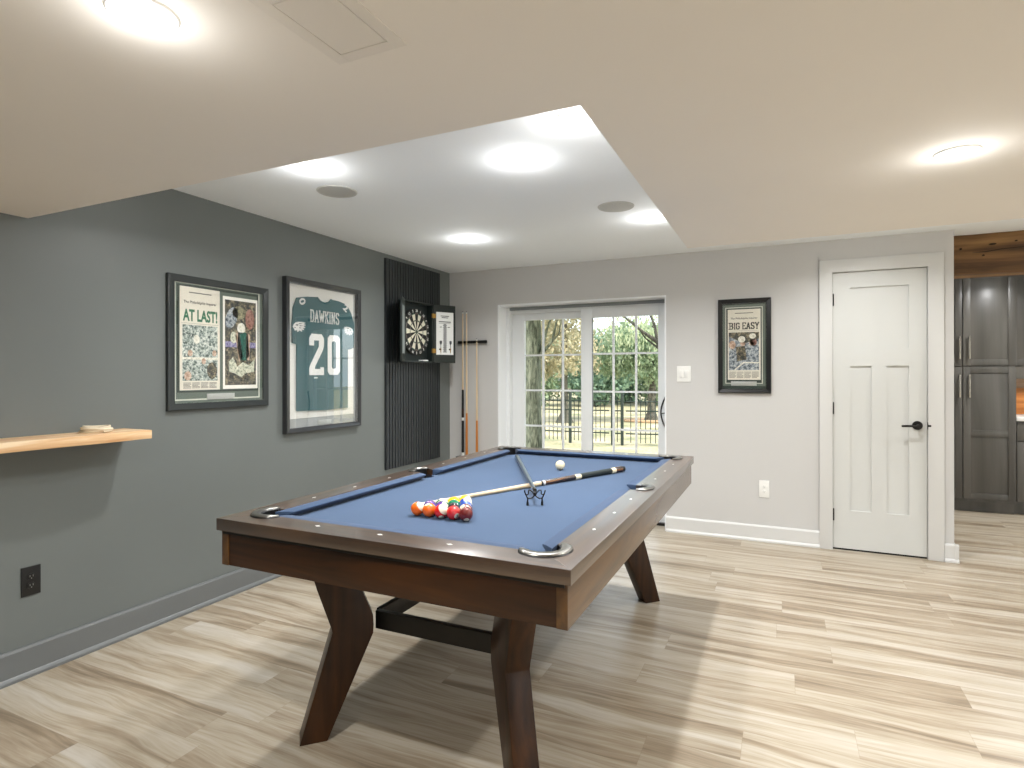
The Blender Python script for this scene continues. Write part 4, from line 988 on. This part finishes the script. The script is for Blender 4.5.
quad(FB, MB(), f3[0] + .030, f3[1] - .030, 0.0165, .0175, f3[2] + .030, f3[3] - .030).build('glass', M['pic_glass'], p3)

# ================================================================== switches and outlets
def wallplate(F, name, label, cat, u0, u1, z0_, z1_, m, kind, m2):
    e = empty(name, F((u0 + u1) / 2, 0, z0_), label, cat)
    quad(F, MB(), u0, u1, 0, .006, z0_, z1_).build('cover_plate', m, e, bevel=.002)
    zc = (z0_ + z1_) / 2
    if kind == 'rocker':
        n = 2; w_ = (u1 - u0)
        for k in range(n):
            c = u0 + w_ * (.31 + .38 * k)
            quad(F, MB(), c - .017, c + .017, .006, .010, zc - .033, zc + .033).build('rocker_switch', m, e, bevel=.0015)
    else:
        c = (u0 + u1) / 2
        for dz in (.020, -.020):
            s_ = poly(F, ell(c, zc + dz, .0165, .0150, 20), .006, .0085).build('socket', m, e, bevel=.0008)
            for du in (-.006, .006): quad(F, MB(), c + du - .0012, c + du + .0012, .0084, .0089, zc + dz - .002, zc + dz + .007).build('slot', m2, s_)
            poly(F, ell(c, zc + dz - .008, .0025, .0025, 10), .0084, .0089).build('slot', m2, s_)
    return e
wallplate(FL, 'wall_outlet', 'black wall outlet plate low on the dark wall below the shelf', 'outlet', 1.434, 1.509, .360, .490, M['black_plastic'], 'outlet', mat('slot_grey_metal', '8a8a86', .3, metal=.6))  # slots are a lighter metallic grey than the plate
wallplate(FB, 'light_switch', 'white double light switch plate beside the patio door', 'light switch', -.817, -.704, 1.286, 1.420, M['white_plastic'], 'rocker', M['black'])
wallplate(FB, 'wall_outlet', 'white wall outlet plate low on the pale wall under the framed page', 'outlet', -.171, -.096, .356, .493, M['white_plastic'], 'outlet', M['gasket'])

# ================================================================== floating shelf with coil
M['pine'] = wood('light_pine', 'c9986a', 'e0b98c', 'efd6b2', 1, 1.4, .45, contrast=(.35, .5, .66))
rs_ = random.Random(5)
npt = 26; edge = [(-2.848 + rs_.uniform(-.004, .004) + .006 * math.sin(k * .9), .15 + (1.885 - .15) * k / npt) for k in range(npt + 1)]
edge[-1] = (-2.852, 1.885)
tag(MB().prism([(-L, .15)] + edge + [(-L, 1.885)], 1.034, 1.076, lambda p, q, h: (p, q, h)).build('wall_shelf', M['pine'], bevel=.003),
    'thick light pine floating shelf on the dark wall at the left', 'shelf')
M['jute'] = mat('pale_cord', 'd8cbb2', .85, bump=(300, .4))
ck = MB(); cpts = []
for k in range(200):
    a_ = k / 200 * 2 * PI * 5; r_ = .058 - .004 * math.sin(a_ * 1.3) - .010 * (k / 200)
    cpts.append((-2.965 + r_ * math.cos(a_) * .9, 1.690 + r_ * math.sin(a_) * 1.15, 1.076 + .0052 + .026 * (k / 200) + .002 * math.sin(a_ * 2.2)))
ck.tube(cpts, .0046, 7)
tag(ck.build('coiled_cord', M['jute'], smooth=60), 'small pale coil of cord lying on the pine shelf', 'cord')

# ================================================================== kitchen beyond the wall end
M['beam'] = wood('rustic_brown_beam', '4d331a', '7a5832', '9a7648', 0, .55, .6, contrast=(.34, .5, .66))
bmO = MB(); rb_ = random.Random(11); n = 40
def beam_face(x, j): return .006 * math.sin(x * 9 + j) + .004 * math.sin(x * 23 + 2 * j)
pts_b = []
vs = []
for k in range(n + 1):
    x = 1.118 + (XR - 1.118) * k / n
    vs += [(x, 5.36 + beam_face(x, 1), 2.088 + .5 * beam_face(x, 3)), (x, 5.56, 2.088), (x, 5.56, ZH), (x, 5.36 + beam_face(x, 2), ZH), (x, 5.358 + beam_face(x, 4), 2.235)]
fs = [(k * 5 + j, (k + 1) * 5 + j, (k + 1) * 5 + (j + 1) % 5, k * 5 + (j + 1) % 5) for k in range(n) for j in range(5)] + [(0, 1, 2, 3, 4), (n * 5 + 4, n * 5 + 3, n * 5 + 2, n * 5 + 1, n * 5)]
bmO.add(vs, fs)
bm_obj = tag(bmO.build('wooden_beam', M['beam'], smooth=40), 'rough brown timber beam under the ceiling above the grey cabinets', 'beam')
M['knot'] = mat('dark_knot', '38260f', .8)
for (x, z, rx, rz) in ((1.40, 2.300, .022, .007), (1.345, 2.222, .008, .007), (1.535, 2.312, .008, .005), (1.21, 2.28, .008, .009)):
    ob_ = MB().prism(ell(x, z, rx, rz, 14), 5.345, 5.358, lambda p, q, h: (p, h + .004, q)).build('knot', M['knot'], bm_obj, bevel=.003)
ob_ = MB().prism([(1.28, 2.247), (1.36, 2.250), (1.45, 2.262), (1.56, 2.266), (1.75, 2.282), (1.75, 2.277), (1.56, 2.260), (1.45, 2.255), (1.36, 2.244)], 5.346, 5.36, lambda p, q, h: (p, h, q)).build('split', M['knot'], bm_obj)

M['cab'] = wood('grey_stained_wood', '3b3935', '4c4a45', '5c5953', 2, .35, .38, coat=.3, contrast=(.3, .5, .7))
def shaker(mb, x0, x1, z0_, z1_, y, rails=(), st=.058, th=.020):
    """door front at y, facing -Y; rails = heights of cross rails"""
    zs = [z0_ + st] + [v for r in rails for v in (r - st / 2, r + st / 2)] + [z1_ - st]
    mb.box(x0, x0 + st, y, y + th, z0_, z1_); mb.box(x1 - st, x1, y, y + th, z0_, z1_)
    mb.box(x0 + st, x1 - st, y, y + th, z0_, z0_ + st); mb.box(x0 + st, x1 - st, y, y + th, z1_ - st, z1_)
    for r in rails: mb.box(x0 + st, x1 - st, y, y + th, r - st / 2, r + st / 2)
    mb.box(x0 + st, x1 - st, y + .009, y + th - .002, z0_ + st, z1_ - st)
    return mb
def bar_handle(par, x, z0_, z1_, y, horiz=False):
    mb = MB()
    if not horiz:
        mb.box(x - .006, x + .006, y - .036, y - .024, z0_, z1_)
        for z in (z0_ + .02, z1_ - .02): mb.tube([(x, y - .026, z), (x, y, z)], .0045, 8)
    else:
        mb.box(z0_, z1_, y - .036, y - .024, x - .006, x + .006)
        for z in (z0_ + .02, z1_ - .02): mb.tube([(z, y - .026, x), (z, y, x)], .0045, 8)
    return mb.build('handle', M['chrome'], par, bevel=.0015)
KY = 7.03
pan = empty('pantry_cabinet', (1.60, 7.38, 0), 'tall grey stained pantry cabinet with four shaker doors beyond the wall', 'cabinet')
MB().box(1.175, 2.020, KY + .022, YF - .001, .105, ZH - .001).build('cabinet_box', M['cab'], pan)
MB().box(1.175, 2.020, KY + .080, KY + .095, 0, .104).build('toe_kick', M['cab'], pan)
for (x0, x1, hx_) in ((1.185, 1.598, 1.573), (1.606, 2.013, 1.650)):
    d1 = shaker(MB(), x0, x1, 1.432, 2.335, KY).build('cabinet_door', M['cab'], pan, bevel=.0015); bar_handle(d1, hx_, 1.495, 1.718, KY)
    d2 = shaker(MB(), x0, x1, .134, 1.418, KY, rails=(.775,)).build('cabinet_door', M['cab'], pan, bevel=.0015); bar_handle(d2, hx_, 1.120, 1.344, KY)
bc_ = empty('base_cabinet', (2.46, 7.38, 0), 'grey stained base cabinet under the white countertop', 'cabinet')
MB().box(2.022, 2.93, KY + .06, YF - .001, .105, .898).build('cabinet_box', M['cab'], bc_); MB().box(2.022, 2.93, KY + .11, KY + .125, 0, .104).build('toe_kick', M['cab'], bc_)
for (x0, x1) in ((2.03, 2.472), (2.478, 2.92)):
    q = shaker(MB(), x0, x1, .134, .70, KY + .038).build('cabinet_door', M['cab'], bc_, bevel=.0015); bar_handle(q, x1 - .03 if x0 < 2.4 else x0 + .03, .50, .68, KY + .038)
    q = MB().box(x0, x1, KY + .038, KY + .058, .712, .885).build('drawer_front', M['cab'], bc_, bevel=.0015); bar_handle(q, .80, (x0 + x1) / 2 - .08, (x0 + x1) / 2 + .08, KY + .038, True)
M['quartz'] = mat('white_countertop', 'e9e7e2', .25, noise=(6, .03))
tag(MB().box(2.022, 2.95, KY + .02, YF, .900, .940).build('countertop', M['quartz'], bevel=.003), 'white countertop slab on the grey base cabinet', 'countertop')
uc = empty('upper_cabinet', (2.46, 7.5, 1.43), 'grey wall cabinet hung above the white countertop', 'cabinet')
MB().box(2.022, 2.93, 7.28, YF - .001, 1.425, ZH - .001).build('cabinet_box', M['cab'], uc)
for (x0, x1) in ((2.03, 2.472), (2.478, 2.92)):
    q = shaker(MB(), x0, x1, 1.432, 2.335, 7.258).build('cabinet_door', M['cab'], uc, bevel=.0015); bar_handle(q, x1 - .03 if x0 < 2.4 else x0 + .03, 1.495, 1.70, 7.258)
M['tile'] = mat('white_tile', 'e6e5e1', .2, noise=(20, .03))
struct(MB().box(2.022, 2.93, YF - .012, YF - .001, .941, 1.424).build('trim_3', M['tile']))
M['board'] = wood('amber_board', 'a65f28', 'c67c3a', 'dd9c58', 0, 1.5, .4)
M['board2'] = wood('pale_tan_board', 'b99070', 'd0ab8a', 'e2c6aa', 0, 1.5, .45)
tag(MB().box(2.06, 2.55, 7.53, 7.555, .9405, 1.205).build('cutting_board', M['board'], bevel=.006), 'amber wooden board standing on the white countertop', 'cutting board')
tag(MB().box(2.06, 2.50, 7.585, 7.605, .9405, 1.300).build('cutting_board', M['board2'], bevel=.006), 'taller pale tan board standing behind the amber board', 'cutting board')

# ================================================================== outdoors
GZ = -.15
def ground_mat():
    m = bpy.data.materials.new('autumn_lawn'); m.use_nodes = True; nt = m.node_tree; b = nt.nodes['Principled BSDF']; N = nt.nodes.new; K = nt.links.new
    tc = N('ShaderNodeTexCoord'); n1 = N('ShaderNodeTexNoise'); n1.inputs['Scale'].default_value = 1.1; n1.inputs['Detail'].default_value = 8; K(tc.outputs['Object'], n1.inputs['Vector'])
    n2 = N('ShaderNodeTexNoise'); n2.inputs['Scale'].default_value = 14; n2.inputs['Detail'].default_value = 6; K(tc.outputs['Object'], n2.inputs['Vector'])
    a = N('ShaderNodeMath'); a.operation = 'MULTIPLY_ADD'; K(n2.outputs[0], a.inputs[0]); a.inputs[1].default_value = .6; K(n1.outputs[0], a.inputs[2])
    r = N('ShaderNodeValToRGB'); e = r.color_ramp.elements; e[0].position = .58; e[0].color = lin('6a7352'); e[1].position = 1.0; e[1].color = lin('b5aa92')
    x = e.new(.78); x.color = lin('979170'); K(a.outputs[0], r.inputs[0]); K(r.outputs[0], b.inputs['Base Color']); b.inputs['Roughness'].default_value = .95
    return m
struct(MB().box(-45, 45, -45, 75, GZ - .1, GZ).build('ground_lawn', ground_mat(), origin=(0, D, GZ)))
M['concrete'] = mat('pale_concrete', 'e6e4de', .8, noise=(8, .05))
struct(MB().box(XR + .16, XR + 3.2, -6, 6, GZ, -.05).build('bounce_slab_right', M['concrete'])); struct(MB().box(-4, XR + 3.2, -6.4, YN - .16, GZ, -.05).build('bounce_slab_near', M['concrete']))  # unseen pale slabs added to bounce sunlight up to the ceilings
struct(MB().box(-4.6, 1.4, D + WT + .02, D + WT + 1.75, GZ, -.03).build('bounce_slab_back', mat('pale_concrete_back', 'e6e4de', .8, noise=(8, .06))))  # unseen slab, paled and enlarged to bounce sunlight onto the raised ceiling
def bark(name, a, b, c):
    m = bpy.data.materials.new(name); m.use_nodes = True; nt = m.node_tree; bs = nt.nodes['Principled BSDF']; N = nt.nodes.new; K = nt.links.new
    tc = N('ShaderNodeTexCoord'); mp = N('ShaderNodeMapping'); mp.inputs['Scale'].default_value = (22, 22, 5); K(tc.outputs['Object'], mp.inputs[0])
    n = N('ShaderNodeTexNoise'); n.inputs['Scale'].default_value = 1; n.inputs['Detail'].default_value = 7; n.inputs['Distortion'].default_value = 1.5; K(mp.outputs[0], n.inputs['Vector'])
    r = N('ShaderNodeValToRGB'); e = r.color_ramp.elements; e[0].position = .35; e[1].position = .66; e[0].color = lin(a); e[1].color = lin(c); x = e.new(.5); x.color = lin(b)
    K(n.outputs[0], r.inputs[0]); K(r.outputs[0], bs.inputs['Base Color']); bs.inputs['Roughness'].default_value = .9
    bp = N('ShaderNodeBump'); bp.inputs['Distance'].default_value = .02; K(n.outputs[0], bp.inputs['Height']); K(bp.outputs[0], bs.inputs['Normal'])
    return m
M['bark'] = bark('mossy_bark', '4a5040', '7c8470', 'a9ae98'); M['bark2'] = bark('dark_bark', '2a2a24', '4a4a40', '6a685a')
def leafmat(name, c, c2):
    m = bpy.data.materials.new(name); m.use_nodes = True; nt = m.node_tree; b = nt.nodes['Principled BSDF']; N = nt.nodes.new; K = nt.links.new
    tc = N('ShaderNodeTexCoord'); n = N('ShaderNodeTexNoise'); n.inputs['Scale'].default_value = 5; n.inputs['Detail'].default_value = 4; K(tc.outputs['Object'], n.inputs['Vector'])
    r = N('ShaderNodeValToRGB'); e = r.color_ramp.elements; e[0].position = .38; e[1].position = .62; e[0].color = lin(c); e[1].color = lin(c2); K(n.outputs[0], r.inputs[0])
    K(r.outputs[0], b.inputs['Base Color']); b.inputs['Roughness'].default_value = .6
    tr = N('ShaderNodeBsdfTranslucent'); K(r.outputs[0], tr.inputs[0]); mx = N('ShaderNodeMixShader'); mx.inputs[0].default_value = .4
    K(b.outputs[0], mx.inputs[1]); K(tr.outputs[0], mx.inputs[2]); K(mx.outputs[0], nt.nodes['Material Output'].inputs[0])
    return m
LG = leafmat('green_leaves', '6f8a6a', 'a9b896'); LY = leafmat('yellow_leaves', '94967a', 'c4b997'); LD = leafmat('deep_green_leaves', '4c6b58', '86a083'); LW = leafmat('pale_willow_leaves', 'a3b286', 'ced6ae')
def leaves(blobs, n, size, seed, hang=False):
    r = random.Random(seed); vs = []; fs = []
    vol = [b[3] * b[4] * b[5] for b in blobs]; tot = sum(vol)
    # twigs gather leaves in clumps
    for b, vv in zip(blobs, vol):
        k = int(n * vv / tot); nc = max(4, k // 26)
        cl = []
        for _ in range(nc):
            while True:
                p = Vector((r.uniform(-1, 1), r.uniform(-1, 1), r.uniform(-1, 1)))
                if .15 < p.length < 1: break
            cl.append(Vector((b[0] + p.x * b[3], b[1] + p.y * b[4], b[2] + p.z * b[5])))
        cr = (b[3] + b[5]) * .11
        for _ in range(k):
            c = r.choice(cl)
            if hang: c = c + Vector((r.gauss(0, cr * .35), r.gauss(0, cr * .35), r.gauss(0, cr * 1.8)))
            else: c = c + Vector((r.gauss(0, cr), r.gauss(0, cr), r.gauss(0, cr * .6)))
            q = Euler((r.uniform(0, 6.3), r.uniform(0, 6.3), r.uniform(0, 6.3))).to_matrix() if not hang else Euler((r.uniform(-.4, .4), r.uniform(-.4, .4), r.uniform(0, 6.3))).to_matrix()
            s = size * r.uniform(.6, 1.3)
            a = q @ (Vector((s, 0, 0)) if not hang else Vector((s * .35, 0, 0))); d = q @ (Vector((0, s * .6, 0)) if not hang else Vector((0, 0, s * 1.6)))
            o = len(vs); vs += [c - a, c - d, c + a, c + d]; fs.append((o, o + 1, o + 2, o + 3))
    return vs, fs
def tree(name, base, label, trunk, tr_mat, blobs, n, size, lm, seed, cat='tree', group=None, hang=False):
    e = empty(name, base, label, cat, group)
    t = MB()
    for pts, rad in trunk: t.tube(pts, rad, 12)
    if trunk: t.build('trunk', tr_mat, e, smooth=60)
    if blobs:
        vs, fs = leaves(blobs, n, size, seed, hang)
        me = bpy.data.meshes.new('crown'); me.from_pydata([tuple(v - Vector(base)) for v in vs], [], fs); me.materials.append(lm)
        o = bpy.data.objects.new('crown', me); COL.objects.link(o); o.parent = e
    return e
g = GZ
tree('mossy_tree', (-3.17, 7.42, g), 'thick mossy grey tree trunk just outside the left patio pane', [
    ([(-3.14, 7.42, g), (-3.135, 7.42, .4), (-3.145, 7.42, 1.1), (-3.14, 7.42, 1.8), (-3.16, 7.42, 3.0)], [.19, .145, .135, .14, .125]),
    ([(-3.07, 7.42, 1.35), (-2.98, 7.42, 1.70), (-2.93, 7.45, 1.95), (-2.82, 7.5, 2.3), (-2.7, 7.5, 3.0)], [.025, .02, .016, .013, .01]),
    ([(-3.07, 7.40, 1.50), (-2.96, 7.40, 1.66), (-2.82, 7.38, 1.80), (-2.74, 7.36, 2.1)], [.028, .024, .018, .012]),
    ([(-2.84, 7.38, 1.78), (-2.72, 7.38, 1.90), (-2.66, 7.38, 2.3)], [.014, .010, .006])], M['bark'],
    [(-2.9, 7.7, 3.1, .9, .8, .5)], 1500, .05, LY, 3)
tree('branching_tree', (-1.46, 9.25, g), 'dark branching tree at the right edge of the right patio pane', [
    ([(-1.46, 9.25, g), (-1.50, 9.25, .8), (-1.56, 9.25, 1.5)], [.15, .11, .09]),
    ([(-1.56, 9.25, 1.5), (-1.76, 9.2, 1.86), (-1.98, 9.15, 2.02), (-2.28, 9.1, 2.28), (-2.7, 9.1, 2.5)], [.06, .04, .022, .015, .01]),
    ([(-1.76, 9.2, 1.84), (-1.80, 9.2, 2.10), (-1.90, 9.2, 2.35), (-1.95, 9.2, 2.8)], [.03, .022, .018, .012]),
    ([(-1.7, 9.2, 1.72), (-1.95, 9.2, 1.92), (-2.10, 9.2, 2.15), (-2.35, 9.2, 2.30)], [.02, .012, .010, .007])], M['bark2'],
    [(-2.35, 10.6, 2.45, .7, .6, .5), (-1.7, 10.2, 2.65, .7, .6, .5)], 1700, .03, LW, 4, hang=True)
tree('maple_tree', (-6.20, 17.3, g), 'golden yellow autumn tree beyond the iron fence', [
    ([(-6.20, 17.3, g), (-6.2, 17.3, .15), (-6.2, 17.3, 1.0), (-6.2, 17.3, 3)], [.30, .13, .10, .08])], M['bark2'],
    [(-6.5, 17.3, 2.2, 1.25, 1.3, .8), (-7.2, 17.0, 1.7, .9, 1.0, .5), (-5.75, 17.2, 1.6, .55, .8, .45), (-6.7, 17.3, 3.4, 1.4, 1.4, .9)], 7500, .062, LY, 5)
tree('broad_tree', (-3.80, 18.8, g), 'green tree with a dark trunk in brown orange mulch beyond the fence', [
    ([(-3.80, 18.8, g), (-3.79, 18.8, .15), (-3.78, 18.8, .8), (-3.75, 18.8, 3)], [.26, .14, .12, .1])], M['bark2'],
    [(-4.1, 18.8, 2.3, 1.3, 1.2, .8), (-5.0, 18.6, 1.65, .8, .9, .5), (-3.6, 18.8, 1.6, .7, 1, .6)], 6500, .065, LG, 6)
tag(poly(lambda p, h, q: (p, q, h), ell(-3.80, 18.8, 1.0, .7, 26), GZ, GZ + .06).build('mulch_ring', mat('orange_mulch', 'a58a6a', .95, noise=(12, .25)), bevel=.03), 'ring of brown orange mulch around the dark trunk beyond the fence', 'mulch')
bgt = [(-16.0, 34, LD, 2.4), (-12.6, 32, LY, 2.2), (-9.4, 33, LG, 2.0), (-8.2, 27, LD, 1.5), (-7.6, 31, LD, 1.9), (-5.0, 29, LG, 1.8), (-11.4, 26, LG, 1.6), (-2.6, 31, LD, 2.4)]
nm = {id(LD): 'deep green', id(LY): 'yellow', id(LG): 'light green'}
for k, (x, y, lm, r_) in enumerate(bgt):
    tree('distant_tree', (x, y, g), 'distant %s leafy tree in the tree line beyond the lawn' % nm[id(lm)], [([(x, y, g), (x, y, 1.5), (x, y, 3)], [.25, .2, .12])], M['bark2'],
         [(x, y, r_ * .75, r_, r_ * .8, r_ * .75), (x + .6, y, r_ * 1.5, r_ * .8, r_ * .6, r_ * .6)], 4200, .12, lm, 20 + k, group='distant trees beyond the lawn %s' % nm[id(lm)])
# iron fence
M['iron'] = mat('black_iron', '1a2b22', .6)
FY = 12.2
def fence(name, x0, x1, label, posts, y0=FY, y1=FY, group=None):
    e = empty(name, ((x0 + x1) / 2, (y0 + y1) / 2, g), label, 'fence', group)
    yy = lambda x: y0 + (y1 - y0) * (x - x0) / (x1 - x0)
    for x in posts: MB().box(x - .027, x + .027, yy(x) - .027, yy(x) + .027, g, .99).add([(x - .034, yy(x) - .034, .99), (x + .034, yy(x) - .034, .99), (x + .034, yy(x) + .034, .99), (x - .034, yy(x) + .034, .99), (x, yy(x), 1.03)], [(3, 2, 1, 0), (0, 1, 4), (1, 2, 4), (2, 3, 4), (3, 0, 4)]).build('post', M['iron'], e)
    for z in (.78, .58, .10):
        MB().tube([(x0, y0, z), (x1, y1, z)], .014, 4).build('rail', M['iron'], e)
    n = int((x1 - x0) / .098)
    for k in range(1, n):
        x = x0 + (x1 - x0) * k / n
        MB().tube([(x, yy(x), g + .06), (x, yy(x), .86)], .0085, 4).build('picket', M['iron'], e)
    return e
fence('iron_fence', -6.9, -3.36, 'black iron picket fence section left of the gate, behind the mossy trunk', (-6.85, -5.5, -4.24))
fence('iron_gate', -3.32, -3.05, 'narrow black iron gate between two thick dark posts', (-3.29, -3.08), group=None)
fence('iron_fence', -3.0, -.3, 'black iron picket fence section right of the gate', (-1.6, -.35), FY, FY + .5)
